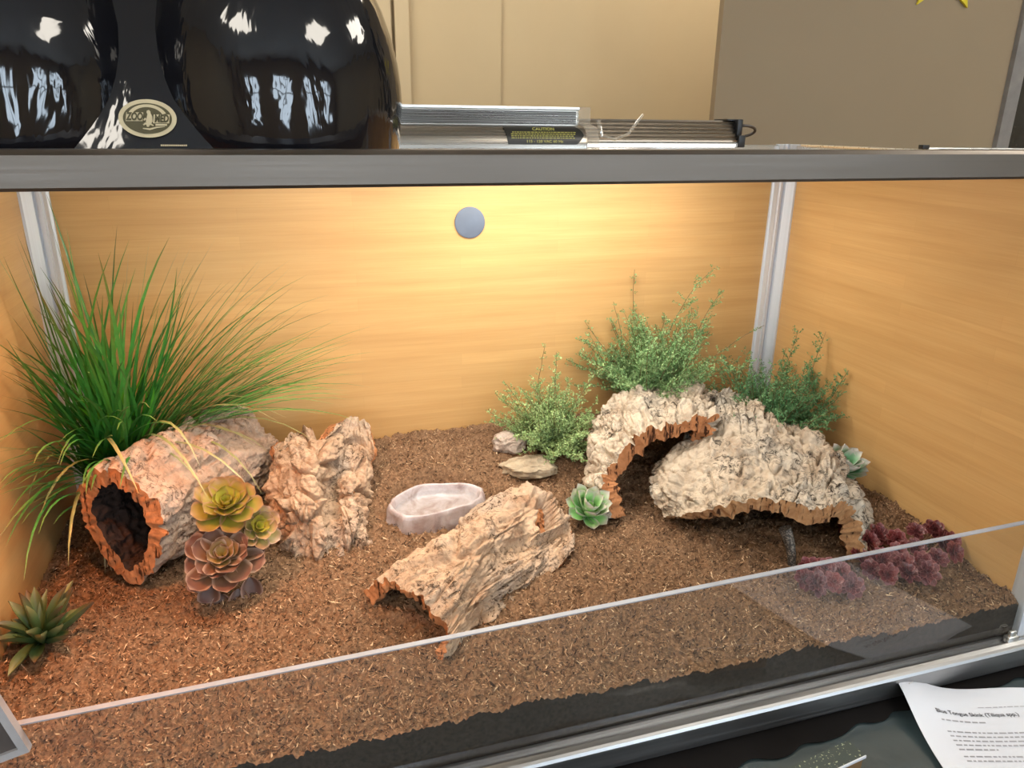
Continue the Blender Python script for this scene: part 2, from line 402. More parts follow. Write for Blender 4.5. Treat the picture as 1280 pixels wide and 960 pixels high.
# wire screen
mb = MB(); wr = 0.00022
zs_ = M(0, 0, zt).z + 0.0005
xa, xb_, ya, yb_ = M(XL, 0, 0).x, M(XR, 0, 0).x, M(0, YF+0.046, 0).y, M(0, YB-0.01, 0).y
nx = int((xb_-xa)/0.005); ny = int((yb_-ya)/0.005)
for i in range(nx+1):
    x = lerp(xa, xb_, i/nx); mb.add([(x-wr, ya, zs_), (x+wr, ya, zs_), (x+wr, yb_, zs_), (x-wr, yb_, zs_)], [(0, 1, 2, 3)])
for j in range(ny+1):
    y = lerp(ya, yb_, j/ny); mb.add([(xa, y-wr, zs_+0.0002), (xb_, y-wr, zs_+0.0002), (xb_, y+wr, zs_+0.0002), (xa, y+wr, zs_+0.0002)], [(0, 1, 2, 3)])
mb.build('screen_mesh', mat_plain('screen_wire', (0.05, 0.05, 0.05), 0.5, 0.6), ter, smooth=False)
# bottom rail with sliding tracks
mb = MB()
prof = [(0.0, 0.0), (0.050, 0.0), (0.050, 0.060), (0.047, 0.060), (0.047, 0.050), (0.036, 0.050), (0.036, 0.057), (0.033, 0.057), (0.033, 0.050),
        (0.022, 0.050), (0.022, 0.055), (0.017, 0.055), (0.008, 0.053), (0.003, 0.050), (0.0, 0.045)]
mb.extrude_profile([((a-0.035)*S, b*S) for a, b in prof], M(XL-0.03, YF, ZB+0.001), M(XR+0.03, YF, ZB+0.012), Vector((0, 1, 0)), Vector((0, 0, 1)))
mb.build('bottom_rail', mat_brushed('rail_aluminium', (0.40, 0.40, 0.40), 0.36), ter, smooth=False)
for x, y0, y1 in ((XL-0.03, YF, YB+0.02), (XR, YF, YB+0.02)):
    mb = MB(); mb.box(M(x, YF+0.02, ZB+0.003), M(x+0.03, YB+0.02, ZB+0.05), bev=0.002); mb.build('bottom_rail', ALU_L, ter)
mb = MB(); mb.box(M(XR-0.05, YF-0.018, ZB+0.062), M(XR-0.02, YF-0.003, ZB+0.078), bev=0.002); mb.box(M(XR-0.044, YF-0.015, ZB+0.076), M(XR-0.026, YF-0.006, ZB+0.09), bev=0.002)
mb.build('door_stop', ALU_L, ter)
# low front glass
def gz(x): return -0.8133+0.0212*(x+0.424)
def slope_box(x0, x1, y0, y1, za, zb):
    mb = MB(); mb.add([M(x0, y0, za(x0)), M(x1, y0, za(x1)), M(x1, y1, za(x1)), M(x0, y1, za(x0)), M(x0, y0, zb(x0)), M(x1, y0, zb(x1)), M(x1, y1, zb(x1)), M(x0, y1, zb(x0))],
        [(0, 3, 2, 1), (4, 5, 6, 7), (0, 1, 5, 4), (1, 2, 6, 5), (2, 3, 7, 6), (3, 0, 4, 7)]); return mb
mb = slope_box(XL, XR, YF, YF+0.010, lambda x: ZB+0.045, lambda x: gz(x)-0.001); gl = mb.build('glass_panel', GLASS, ter, smooth=False); gl['label'] = 'clear low glass front'
mb = slope_box(XL, XR, YF, YF+0.010, lambda x: gz(x)-0.001, lambda x: gz(x)+0.0012); o = mb.build('polished_edge', EDGE, gl, smooth=False); o['label'] = 'pale blue grey top edge of the glass'

# ------------------------------------------------------------------ substrate
def soil_u(x, y):
    g = -0.985 + 0.03*sstep(1.0, 1.42, y)
    m = sstep(-0.15, 0.25, x)*(1-0.45*sstep(1.1, 1.45, x))
    g += sstep(1.5, 2.02, y)*(0.028+0.062*m)
    g += 0.016*math.exp(-((x-1.43)**2/0.01+(y-1.36)**2/0.012))
    # hollow under the middle bark and at the tube's mouth
    g -= 0.02*math.exp(-((x-0.14)**2+(y-1.25)**2)/0.006)
    front = 1-sstep(1.0, 1.09, y)
    g += front*(0.012*nz((x*2.6, 0, 0), 4)+0.012*nz((x*7, 0, 0), 5) - 0.004)
    g += 0.010*nz((x*3.2, y*3.2, 0), 1) + 0.006*nz((x*9, y*9, 0), 2)
    g -= 0.035*(1-sstep(0.75, 1.0, math.hypot((x-0.325)/0.145, (y-1.70)/0.115)))
    return g
def soil_z(X, Y): return M(0, 0, soil_u(X/S, Y/S)).z
SOIL = []
for c, nme in (((0.215, 0.124, 0.070), 'peat_brown'), ((0.050, 0.029, 0.018), 'peat_dark'), ((0.40, 0.245, 0.140), 'fibre_tan'), ((0.62, 0.44, 0.27), 'fibre_pale'), ((0.035, 0.024, 0.016), 'packed_damp_shade')):  # last tone: damp packed soil, darkened further with painted shade behind the glass
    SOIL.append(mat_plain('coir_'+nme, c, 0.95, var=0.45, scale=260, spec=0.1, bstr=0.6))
GX, GY = 640, 330
P = []
for i in range(GX+1):
    row = []
    for j in range(GY+1):
        xu = lerp(XL+0.001, XR-0.001, i/GX); yu = lerp(YF+0.011, YB-0.001, j/GY)
        p = M(xu, yu, soil_u(xu, yu))
        p.z += 0.0050*nz(p*38, 6) + 0.0042*nz(p*90, 1) + 0.0046*abs(nz(p*190, 2)) + 0.0040*nz(p*430, 3)
        row.append(p)
    P.append(row)
mb = MB(); mb.grid(P)
zb_ = M(0, 0, ZB+0.036).z
# skirt down to the base so the soil reads as a solid body against the glass
front = [P[i][0] for i in range(GX+1)]
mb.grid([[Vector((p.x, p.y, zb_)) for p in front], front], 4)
for edge in ([P[0][j] for j in range(GY+1)], [P[GX][j] for j in range(GY+1)]):
    mb.grid([[Vector((p.x, p.y, zb_)) for p in edge], edge], 0)
rs_ = random.Random(3)
for k in range(80000):
    # denser towards the viewer, where fibres are seen singly
    yu = 1.012 + (YB-0.02-1.012)*rs_.random()**1.25; xu = rs_.uniform(XL+0.006, XR-0.006)
    p = M(xu, yu, soil_u(xu, yu)); p.z += 0.0050*nz(p*38, 6) + 0.0042*nz(p*90, 1) + 0.0046*abs(nz(p*190, 2)); p.z += 0.0005+0.0035*rs_.random()
    L = 0.0012 + 0.0042*rs_.random()**2.4; w = 0.00025+0.0006*rs_.random()
    if rs_.random() < 0.012: L *= 2.2; w *= 1.8
    a = rs_.uniform(0, 2*pi); el = rs_.uniform(-0.7, 0.9)
    d = Vector((math.cos(a)*math.cos(el), math.sin(a)*math.cos(el), math.sin(el)))
    s_ = d.cross(Vector((rs_.uniform(-.6, .6), rs_.uniform(-.6, .6), 1))).normalized()
    if not (M(XL, 0, 0).x+0.003 < p.x < M(XR, 0, 0).x-0.003): continue
    if p.y - L < M(0, YF+0.011, 0).y: continue
    q = rs_.random(); mi = 0 if q < 0.40 else (1 if q < 0.68 else (2 if q < 0.94 else 3))
    up = d.cross(s_)*w*0.8
    mb.add([p-d*L-s_*w, p-d*L*0.6+s_*w+up, p+d*L, p-d*L*0.2-s_*w*1.1-up*0.3], [(0, 1, 2), (0, 2, 3)], mi)
o = mb.build('coconut_fibre_substrate', SOIL, base=M(0.45, 1.5, ZB+0.04), angle=0)
tag(o, 'loose reddish brown coconut fibre soil covering the terrarium floor', 'soil', kind='stuff')

# ------------------------------------------------------------------ cork bark
def crom(a, b, c, d, t):
    return 0.5*((2*b)+(c-a)*t+(2*a-5*b+4*c-d)*t*t+(3*b-a-3*c+d)*t**3)
def spline(pts, t, closed=False):
    n = len(pts)
    if closed:
        x = (t % 1.0)*n; i = int(x); f = x-i
        return crom(pts[(i-1) % n], pts[i % n], pts[(i+1) % n], pts[(i+2) % n], f)
    x = max(0, min(n-1-1e-6, t*(n-1))); i = int(x); f = x-i
    a = pts[i-1] if i > 0 else pts[i]*2-pts[i+1]
    d = pts[i+2] if i+2 < n else pts[i+1]*2-pts[i]
    return crom(a, pts[i], pts[i+1], d, f)
def bark_disp(s, t, p, seed, amp, ps, pt):
    w1 = nz((s*9, t*9, seed)); w2 = nz((s*9+5, t*9, seed+3))
    q = Vector((s*ps + 0.5*w1, t*pt + 0.5*w2, seed*1.7))
    d, _ = noise.voronoi(q)
    e1 = sstep(0.0, 0.22, d[1]-d[0])
    d2, p2 = noise.voronoi(Vector((s*ps*2.7+w2, t*pt*2.4+w1, seed*2.3)))
    e2 = sstep(0.0, 0.3, d2[1]-d2[0])
    f = noise.fractal(p*55+Vector((seed, 0, 0)), 1.0, 2.0, 5)
    big = nz((s*8, t*14, seed+9))
    rid = 1-abs(nz((s*22, t*85, seed+5)))*2
    # deep fissures running with the grain
    fis = sstep(0.06, 0.0, abs(nz((s*7+0.3*w1, t*34, seed+11)))) * sstep(-0.1, 0.3, nz((s*6, t*6, seed+13)))
    h1 = nz((d[0] and Vector(_[0])*3.1) or q); h2 = nz(Vector(p2[0])*2.7)
    return amp*(1.5*h1*e1 + 0.55*(e1-1) + 0.55*h2*e2 + 0.28*(e2-1) + 0.34*f + 0.7*big + 0.12*rid - 1.0*fis)
def bark(name, rows, nu, nv, thick, amp, mats, seed, parent=None, base=None, closed=False, flip=1, ps=14, pt=30, edge=0.004, swap=False, holes=()):
    """rows: control rows of points; the grain runs along the row index"""
    G = []
    for i in range(nv):
        v = i/(nv-1)
        ctrl = [spline([r[k] for r in rows], v) for k in range(len(rows[0]))]
        G.append([spline(ctrl, j/(nu if closed else nu-1), closed) for j in range(nu)])
    Ls = sum((G[i+1][nu//2]-G[i][nu//2]).length for i in range(nv-1)); Lt = sum((G[nv//2][j+1]-G[nv//2][j]).length for j in range(nu-1))
    O = []; I = []
    for i in range(nv):
        ro = []; ri = []
        for j in range(nu):
            j0, j1 = ((j-1) % nu, (j+1) % nu) if closed else (max(j-1, 0), min(j+1, nu-1))
            i0, i1 = max(i-1, 0), min(i+1, nv-1)
            ds = (G[i1][j]-G[i0][j]).normalized(); dt = (G[i][j1]-G[i][j0]).normalized()
            nn = ds.cross(dt).normalized()*flip
            p = G[i][j]; s = i/(nv-1)*Ls; t = j/(nu-1)*Lt
            if closed: ang = 2*pi*j/nu; tt = (math.cos(ang)*Lt/(2*pi), math.sin(ang)*Lt/(2*pi)); 
            # ragged ends
            es = min(i, nv-1-i)/(nv-1)*Ls; wgt = max(0, 1-es/0.02)
            jag = edge*(nz((t*40, 0, seed+i//(nv//2)))+0.6*nz((t*120, 3, seed)))*wgt
            off = ds*jag*(-1 if i < nv//2 else 1)
            if not closed:
                et = min(j, nu-1-j)/(nu-1)*Lt; w2 = max(0, 1-et/0.02)
                off += dt*edge*(nz((s*40, 7, seed))+0.6*nz((s*120, 9, seed)))*w2*(-1 if j < nu//2 else 1)
            if closed:
                # seamless: blend around the ring with positions on a cylinder
                d = bark_disp(s, t, p, seed, amp, ps, pt); k = j/(nu-1)
                if k > 0.9:
                    d = lerp(d, bark_disp(s, t-Lt, p, seed, amp, ps, pt), sstep(0.9, 1.0, k))
            else: d = bark_disp(s, t, p, seed, amp, ps, pt)
            hole = 0
            for (hs, ht, hr, hd) in holes:
                q = math.hypot((s/Ls-hs)*Ls, (t/Lt-ht)*Lt*0.6)/hr
                hole += -hd*(1-sstep(0.5, 1.0, q)) + 0.35*hd*math.exp(-((q-1.25)/0.3)**2)
            ro.append(p+off+nn*(d+hole))
            ri.append(p+off-nn*(thick*(1+0.25*nz(p*40, seed))-0.3*d + (0.6*amp*nz(p*120, seed+2))))
        O.append(ro); I.append(ri)
    mb = MB()
    T = lambda A: [list(x) for x in zip(*A)]
    if closed:
        mb.grid(T(O), 0, True); mb.grid(T(I), 2, True)
    else:
        mb.grid(O, 0); mb.grid(I, 1)
    def rim(a, b):
        L = []
        for k in range(7):
            t = k/6
            L.append([lerp(p, q, t) + (Vector((nz(p*130+Vector((k*2.0, 0, 0)), 1), nz(p*130+Vector((k*2.0, 0, 0)), 2), nz(p*130, 3+k)))*0.0028*math.sin(pi*t)) for p, q in zip(a, b)])
        mb.grid(L, 1)
    if closed:
        rim(O[0]+[O[0][0]], I[0]+[I[0][0]]); rim(O[-1]+[O[-1][0]], I[-1]+[I[-1][0]])
    else:
        rim(O[0], I[0]); rim(O[-1], I[-1]); rim([r[0] for r in O], [r[0] for r in I]); rim([r[-1] for r in O], [r[-1] for r in I])
    o = mb.build(name, mats, parent, base, angle=0)
    import bmesh
    bm = bmesh.new(); bm.from_mesh(o.data); bmesh.ops.recalc_face_normals(bm, faces=bm.faces); bm.to_mesh(o.data); bm.free()
    return o
def rowpx(*a): return [at(px, py, y=y) for px, py, y in a]

BK_TAN = mat_bark('cork_bark_tan', (0.47, 0.325, 0.215), (0.30, 0.175, 0.105), (0.060, 0.032, 0.018), 0.55, 1.0, (0.42, 0.315, 0.235))
BK_LOG = mat_bark('cork_bark_pinkish', (0.47, 0.345, 0.26), (0.31, 0.20, 0.135), (0.060, 0.035, 0.022), 0.45, 0.9, (0.43, 0.35, 0.29))
BK_GREY = mat_bark('cork_bark_grey', (0.51, 0.42, 0.32), (0.31, 0.23, 0.16), (0.030, 0.022, 0.016), 0.72, 0.75, (0.46, 0.41, 0.34))
CUT_O = mat_cut('cork_cut_orange', (0.46, 0.20, 0.085), (0.30, 0.115, 0.045), (0.06, 0.022, 0.010))
CUT_B = mat_cut('cork_cut_brown', (0.42, 0.225, 0.105), (0.27, 0.125, 0.055), (0.05, 0.020, 0.010))

CUT_SHADE = mat_cut('cork_inside_shade', (0.045, 0.028, 0.022), (0.025, 0.016, 0.013), (0.01, 0.007, 0.006))  # brown cork taken to near black, the hollow's shade put into its colour
# hollow log
c0 = at(152, 656, y=1.55); c1 = at(312, 562, y=1.95)
LOG0, LOG1 = c0.copy(), c1.copy()
axl = (c1-c0).normalized(); side = axl.cross(Vector((0, 0, 1))).normalized(); upv = side.cross(axl)
rows = []
for k, v in enumerate((0, 0.3, 0.6, 0.85, 1.0)):
    cc = lerp(c0, c1, v); rr = (0.116-0.006*v)*S; row = []
    cc = cc + Vector((0, 0, 0.012*S*math.sin(v*pi)))
    for q in range(14):
        th = 2*pi*q/14
        lob = 1 + 0.10*math.cos(2*(th-1.9)) - (0.20*math.exp(-((th-1.05)/0.24)**2))*sstep(0.1, 0.45, v) + 0.05*math.sin(3*th+k*0.5)
        row.append(cc + (side*math.cos(th)*0.95+upv*math.sin(th)*1.03)*rr*lob)
    rows.append(row)
log = bark('hollow_cork_log', rows, 260, 150, 0.036*S, 0.0085, [BK_LOG, CUT_O, CUT_SHADE], 3.0, base=M(-0.3, 1.75, -0.97), closed=True, flip=1, edge=0.003, ps=13, pt=24)
tag(log, 'hollow cork bark tube at the left with a round dark open end', 'cork bark')

# leaning upright slab beside the log
rows = [rowpx((350, 560, 1.80), (374, 536, 1.87), (405, 546, 1.80), (424, 527, 1.88), (446, 522, 1.91), (462, 527, 1.89)),
        rowpx((334, 590, 1.75), (362, 566, 1.76), (396, 574, 1.70), (420, 570, 1.80), (446, 560, 1.83), (466, 566, 1.80)),
        rowpx((330, 626, 1.70), (358, 604, 1.67), (392, 606, 1.63), (418, 618, 1.72), (440, 604, 1.70), (461, 614, 1.75)),
        rowpx((336, 660, 1.64), (362, 648, 1.59), (394, 648, 1.585), (422, 652, 1.61), (446, 642, 1.62), (462, 652, 1.66)),
        rowpx((350, 694, 1.595), (372, 700, 1.565), (402, 704, 1.54), (428, 702, 1.54), (452, 696, 1.55), (476, 686, 1.57))]
slab = bark('leaning_cork_slab', rows, 190, 210, 0.022*S, 0.0115, [BK_TAN, CUT_O], 8.0, base=M(0.02, 1.66, -0.96), flip=1, edge=0.006, ps=20, pt=22)
tag(slab, 'upright leaning cork bark slab with a folded face at the right end of the hollow log', 'cork bark')

# middle slab
rows = [rowpx((456, 742, 1.36), (484, 722, 1.32), (522, 742, 1.26), (556, 780, 1.20), (562, 800, 1.17), (560, 834, 1.142)),
        rowpx((512, 700, 1.47), (545, 680, 1.40), (584, 692, 1.33), (588, 735, 1.265), (610, 744, 1.265), (594, 790, 1.215)),
        rowpx((566, 662, 1.57), (602, 643, 1.49), (636, 653, 1.42), (634, 700, 1.36), (664, 702, 1.365), (646, 746, 1.305)),
        rowpx((608, 630, 1.66), (640, 614, 1.59), (670, 632, 1.51), (668, 670, 1.445), (698, 670, 1.455), (698, 708, 1.37)),
        rowpx((636, 606, 1.73), (666, 600, 1.66), (694, 620, 1.58), (702, 642, 1.515), (714, 654, 1.49), (714, 688, 1.42))]
mid = bark('flat_cork_slab', rows, 190, 250, 0.026*S, 0.0095, [BK_TAN, CUT_O], 15.0, base=M(0.35, 1.4, -0.965), flip=-1, edge=0.006, ps=13, pt=26, holes=((0.84, 0.52, 0.028, 0.022),))
tag(mid, 'long arched cork bark slab lying on the soil in the middle behind the glass edge', 'cork bark')

# arch of the cave
rows = [rowpx((762, 650, 1.515), (752, 598, 1.56), (783, 560, 1.585), (812, 536, 1.59), (852, 520, 1.585), (889, 522, 1.57), (888, 558, 1.57)),
        rowpx((740, 630, 1.60), (735, 580, 1.66), (760, 535, 1.70), (795, 508, 1.72), (842, 494, 1.73), (884, 500, 1.72), (900, 545, 1.68)),
        rowpx((735, 610, 1.70), (732, 550, 1.80), (748, 505, 1.84), (785, 485, 1.86), (832, 474, 1.88), (878, 484, 1.87), (905, 530, 1.8))]
arch = bark('cork_cave_arch', rows, 260, 150, 0.044*S, 0.0115, [BK_GREY, CUT_O], 21.0, base=M(0.85, 1.7, -0.93), flip=-1, edge=0.004, ps=15, pt=30)
tag(arch, 'arched grey cork bark over the dark cave mouth, with a reddish cut rim', 'cork bark')

# big half log leaning against the arch
rows = [rowpx((826, 646, 1.475), (856, 642, 1.395), (905, 628, 1.325), (962, 620, 1.28), (1010, 630, 1.245), (1050, 628, 1.225), (1078, 654, 1.215), (1082, 704, 1.205)),
        rowpx((812, 606, 1.56), (845, 602, 1.48), (900, 590, 1.42), (955, 584, 1.38), (1005, 598, 1.345), (1042, 598, 1.325), (1066, 614, 1.32), (1086, 660, 1.31)),
        rowpx((818, 574, 1.62), (850, 564, 1.57), (895, 552, 1.535), (945, 542, 1.51), (990, 556, 1.475), (1030, 560, 1.46), (1052, 580, 1.46), (1070, 620, 1.46)),
        rowpx((852, 552, 1.69), (872, 530, 1.67), (902, 512, 1.67), (938, 508, 1.66), (976, 526, 1.62), (1006, 532, 1.60), (1030, 550, 1.60), (1046, 590, 1.60)),
        rowpx((880, 540, 1.76), (888, 498, 1.80), (908, 484, 1.82), (934, 492, 1.82), (966, 508, 1.79), (990, 512, 1.76), (1010, 536, 1.74), (1028, 575, 1.73))]
big = bark('cork_half_log', rows, 300, 240, 0.042*S, 0.0110, [BK_GREY, CUT_B], 33.0, base=M(1.05, 1.45, -0.94), flip=-1, edge=0.005, ps=12, pt=24)
tag(big, 'large grey cork bark half log sloping from the cave arch to the right front', 'cork bark')

# speckled tapering stem in the half log's mouth
a = at(981, 660, y=1.27); b = at(992, 716, y=1.24)
mb = MB(); mb.tube([lerp(a, b, t)+Vector((0.003*math.sin(t*4), 0, 0)) for t in [k/10 for k in range(11)]], [0.0085-0.0040*k/10 for k in range(11)], 16)
mS, nt, bS = new_mat('speckled_grey', 0.6, 0, (0.1, 0.09, 0.08))
nt.link(ramp(nt, tex_noise(nt, coords(nt), 420, 3), [(0.50, (0.03, 0.025, 0.022)), (0.62, (0.20, 0.17, 0.14))]), bS.inputs['Base Color'])
o = mb.build('speckled_stem', mS, base=b); tag(o, 'dark speckled tapering stem standing in the mouth of the big cork half log', 'stem')

# ------------------------------------------------------------------ rocks
def rock(name, c, r, seed, m, label):
    import bmesh
    bm = bmesh.new(); bmesh.ops.create_icosphere(bm, subdivisions=6, radius=1)
    for v in bm.verts:
        p = v.co.copy(); n1 = nz(p*1.1, seed); n2 = nz(p*2.7, seed+1); n3 = noise.fractal(p*6+Vector((seed, 0, 0)), 1, 2, 4)
        d, _ = noise.voronoi(p*1.7+Vector((seed, 2, 0))); fac = (d[1]-d[0])
        k = 1+0.28*n1+0.16*n2+0.05*n3-0.10*fac
        q = p*k; q.z = math.copysign(abs(q.z)**0.8, q.z)
        v.co = Vector((q.x*r[0], q.y*r[1], q.z*r[2]))
        v.co.rotate(Matrix.Rotation(r[3], 3, 'Z'))
    bm.verts.ensure_lookup_table(); mb = MB(); mb.add([v.co+c for v in bm.verts], [[v.index for v in f.verts] for f in bm.faces]); bm.free()
    o = mb.build(name, m, base=c-Vector((0, 0, r[2])), angle=0); tag(o, label, 'rock'); return o
def mat_rock(name, a, b):
    m, nt, bs = new_mat(name, 0.9, 0, a, 0.2); v = coords(nt)
    nt.link(ramp(nt, tex_noise(nt, v, 45, 8, 0.7), [(0.3, b), (0.65, a)]), bs.inputs['Base Color']); bump(nt, bs, tex_noise(nt, v, 130, 8, 0.7), 0.8, 0.003); return m
rc = at(636, 553, z=-0.862)
rock('rock', rc, (0.030, 0.021, 0.0185, 0.3), 2, mat_rock('rock_pink', (0.50, 0.40, 0.33), (0.33, 0.25, 0.20)), 'small pinkish rock behind the flat rock, left of the low shrub')
rc = at(662, 584, z=-0.895)
rock('rock', rc, (0.042, 0.028, 0.0155, -0.15), 5, mat_rock('rock_tan', (0.45, 0.37, 0.26), (0.29, 0.22, 0.15)), 'flat tan rock at the back end of the middle cork slab')

# ------------------------------------------------------------------ water dish
dc = at(545, 628, z=-0.915); dz = soil_z(dc.x, dc.y)
dz = M(0, 0, -0.940).z-0.010
dish = thing('water_dish', 'grey pink resin rock water dish on the soil', 'water dish', Vector((dc.x, dc.y, dz)))
dc = Vector((dc.x, dc.y, dz))
mD, nt, bD = new_mat('dish_resin', 0.24, 0, (0.4, 0.36, 0.36), 0.5)
v = coords(nt)
nt.link(ramp(nt, tex_noise(nt, v, 30, 5, 0.6, 0.8), [(0.3, (0.22, 0.155, 0.15)), (0.5, (0.36, 0.31, 0.31)), (0.7, (0.46, 0.43, 0.45))]), bD.inputs['Base Color'])
bump(nt, bD, tex_noise(nt, v, 70, 5), 0.4, 0.003)
mb = MB()
prof = [(0.0, 0.0145), (0.45, 0.0145), (0.74, 0.0155), (0.83, 0.019), (0.885, 0.027), (0.915, 0.0315), (0.95, 0.0335), (0.985, 0.0315), (1.005, 0.026), (1.02, 0.018), (1.05, 0.008), (1.09, -0.004), (1.10, -0.02)]
n = 160; rad = (0.070, 0.050); rot = Matrix.Rotation(0.22, 3, 'Z'); Pd = []
for (r, z) in prof:
    row = []
    for k in range(n):
        th = 2*pi*k/n
        lob = 1+0.06*math.cos(2*th+0.4)+0.05*math.cos(3*th+1.0)+0.03*math.sin(5*th)
        w = sstep(0.8, 1.1, r); out = w*(0.085*nz((math.cos(th)*2.4, math.sin(th)*2.4, z*60), 3)+0.09*abs(nz((math.cos(th)*5, math.sin(th)*5, z*30), 6)))
        q = Vector((math.cos(th)*rad[0]*(r*lob+out), math.sin(th)*rad[1]*(r*lob+out), z+0.0015*nz((math.cos(th)*3, math.sin(th)*3, 0), 8)*w))
        row.append(dc+rot@q)
    Pd.append(row)
mb.grid([list(x) for x in zip(*Pd)], 0, True)
mb.build('basin', mD, dish, angle=0)
mb = MB(); row = [dc+rot@Vector((math.cos(2*pi*k/n)*rad[0]*0.86*(1+0.06*math.cos(4*pi*k/n+0.4)+0.05*math.cos(6*pi*k/n+1.0)+0.03*math.sin(10*pi*k/n)), math.sin(2*pi*k/n)*rad[1]*0.86*(1+0.06*math.cos(4*pi*k/n+0.4)+0.05*math.cos(6*pi*k/n+1.0)+0.03*math.sin(10*pi*k/n)), 0.0235)) for k in range(n)]
mb.add(row+[dc+Vector((0, 0, 0.0235))], [(k, (k+1) % n, n) for k in range(n)])
o = mb.build('water', mat_glass('water_surface', (0.93, 0.95, 0.96), 1.33, 0.02), dish); o['label'] = 'still clear water'

# ------------------------------------------------------------------ plants
def blade(mb, p, d, L, w, droop, cols, seg=9, side=0.0, fold=0.25, mi=0):
    """tapered leaf blade that starts along d and bends down"""
    d = Vector(d).normalized(); hd = Vector((d.x, d.y, 0)); 
    hd = hd.normalized() if hd.length > 1e-4 else Vector((1, 0, 0))
    lat = Vector((-hd.y, hd.x, 0)); q = Vector(p); vs = []; cs = []; fs = []
    cur = d.copy()
    for k in range(seg+1):
        t = k/seg
        wd = w*min(1, (0.55+1.5*t))*(1-t**4)**0.9+0.0001
        up = lat.cross(cur).normalized(); 
        vs += [q-lat*wd+up*wd*fold, q-up*wd*0.0, q+lat*wd+up*wd*fold]
        c = cols(t); cs += [c]*3
        q = q+cur*L/seg
        cur = (cur + Vector((0, 0, -droop/seg*(0.3+1.4*t))) + lat*side/seg).normalized()
    for k in range(seg):
        a = k*3; fs += [(a, a+1, a+4, a+3), (a+1, a+2, a+5, a+4)]
    mb.add(vs, fs, mi, cs)
LEAF = mat_attr('grass_leaf', 0.35, 0.0, 0.5, 0.25, 90)
gb = at(146, 560, y=1.88); gb.z = soil_z(gb.x, gb.y)
grass = thing('grass_plant', 'tall green artificial grass clump in the left back corner behind the log', 'plant', gb)
rg = random.Random(11); mb = MB()
wallx = M(XL, 0, 0).x + 0.004; wally = M(0, YB, 0).y-0.006
crown = gb+Vector((0, 0, 0.06))
def grass_blades(mb, n, Lr, wr_, el, droopr, colf, azr=(0, 2*pi), spread=0.028):
    k = 0; tries = 0
    while k < n and tries < n*25:
        tries += 1
        az = rg.uniform(*azr); e = rg.uniform(*el); L = rg.uniform(*Lr)
        d = Vector((math.cos(az)*math.cos(e), math.sin(az)*math.cos(e), math.sin(e)))
        p = crown + Vector((rg.gauss(0, spread*0.6), rg.gauss(0, spread*0.5), rg.uniform(-0.04, 0.02)))
        m2 = MB(); blade(m2, p, d, L, rg.uniform(*wr_), rg.uniform(*droopr), colf(rg), 10, rg.uniform(-0.45, 0.45))
        if any(v.x < wallx or v.y > wally for v in m2.v): continue
        if any(v.z < soil_z(v.x, v.y) for v in m2.v[12:]): continue
        if any(0 < (v-LOG0).dot(axl) < (LOG1-LOG0).length and ((v-LOG0)-axl*(v-LOG0).dot(axl)).length < 0.112*S for v in m2.v[3:]): continue
        b0 = len(mb.v); mb.add(m2.v, m2.f, 0, m2.c); k += 1
def gcol(r):
    h = r.random(); a = Vector((0.028, 0.18, 0.030)); b = Vector((0.085, 0.35, 0.065)); tip = Vector((0.16, 0.20, 0.05)) if r.random() > 0.35 else Vector((0.22, 0.13, 0.05))
    base = lerp(a, b, h)
    return lambda t: tuple(lerp(base, tip, max(0, t-0.72)/0.28*0.8))
grass_blades(mb, 100, (0.25, 0.40), (0.0018, 0.0029), (0.98, 1.48), (0.1, 0.9), gcol)
grass_blades(mb, 84, (0.27, 0.42), (0.0017, 0.0027), (0.50, 1.08), (0.2, 1.2), gcol, (-0.55, 0.5))
grass_blades(mb, 50, (0.22, 0.33), (0.0018, 0.0029), (0.70, 1.2), (0.6, 1.5), gcol, (-2.9, -0.3))
grass_blades(mb, 26, (0.30, 0.42), (0.0016, 0.0025), (0.3, 0.7), (0.3, 1.1), gcol, (-0.55, 0.15))
grass_blades(mb, 60, (0.24, 0.36), (0.0018, 0.0028), (0.45, 1.1), (0.4, 1.2), gcol, (-2.5, -1.75))
def pcol(r):
    base = lerp(Vector((0.16, 0.24, 0.06)), Vector((0.28, 0.28, 0.10)), r.random()); return lambda t: tuple(lerp(base, Vector((0.40, 0.30, 0.13)), t*0.6))
grass_blades(mb, 16, (0.20, 0.32), (0.0020, 0.0030), (0.5, 1.0), (1.9, 3.2), pcol, (-2.8, -0.1))
grass_blades(mb, 44, (0.24, 0.38), (0.0019, 0.0030), (0.6, 1.3), (0.5, 1.6), gcol, (2.6, 3.9))
mb.build('grass_blades', LEAF, grass, angle=0)
mb = MB()
def bcol(r):
    base = lerp(Vector((0.045, 0.42, 0.030)), Vector((0.10, 0.58, 0.06)), r.random()); return lambda t: tuple(lerp(base, Vector((0.22, 0.50, 0.05)), t*0.5))
grass_blades(mb, 60, (0.13, 0.20), (0.0034, 0.0056), (0.85, 1.5), (0.0, 0.4), bcol, spread=0.022)
o = mb.build('broad_leaves', LEAF, grass, angle=0); o['label'] = 'broader bright green inner leaves'
mb = MB(); mb.tube([gb+Vector((0, 0, -0.01)), gb+Vector((0, 0, 0.03)), crown], [0.016, 0.014, 0.010], 12, col=(0.06, 0.12, 0.03)); mb.build('stem', LEAF, grass)

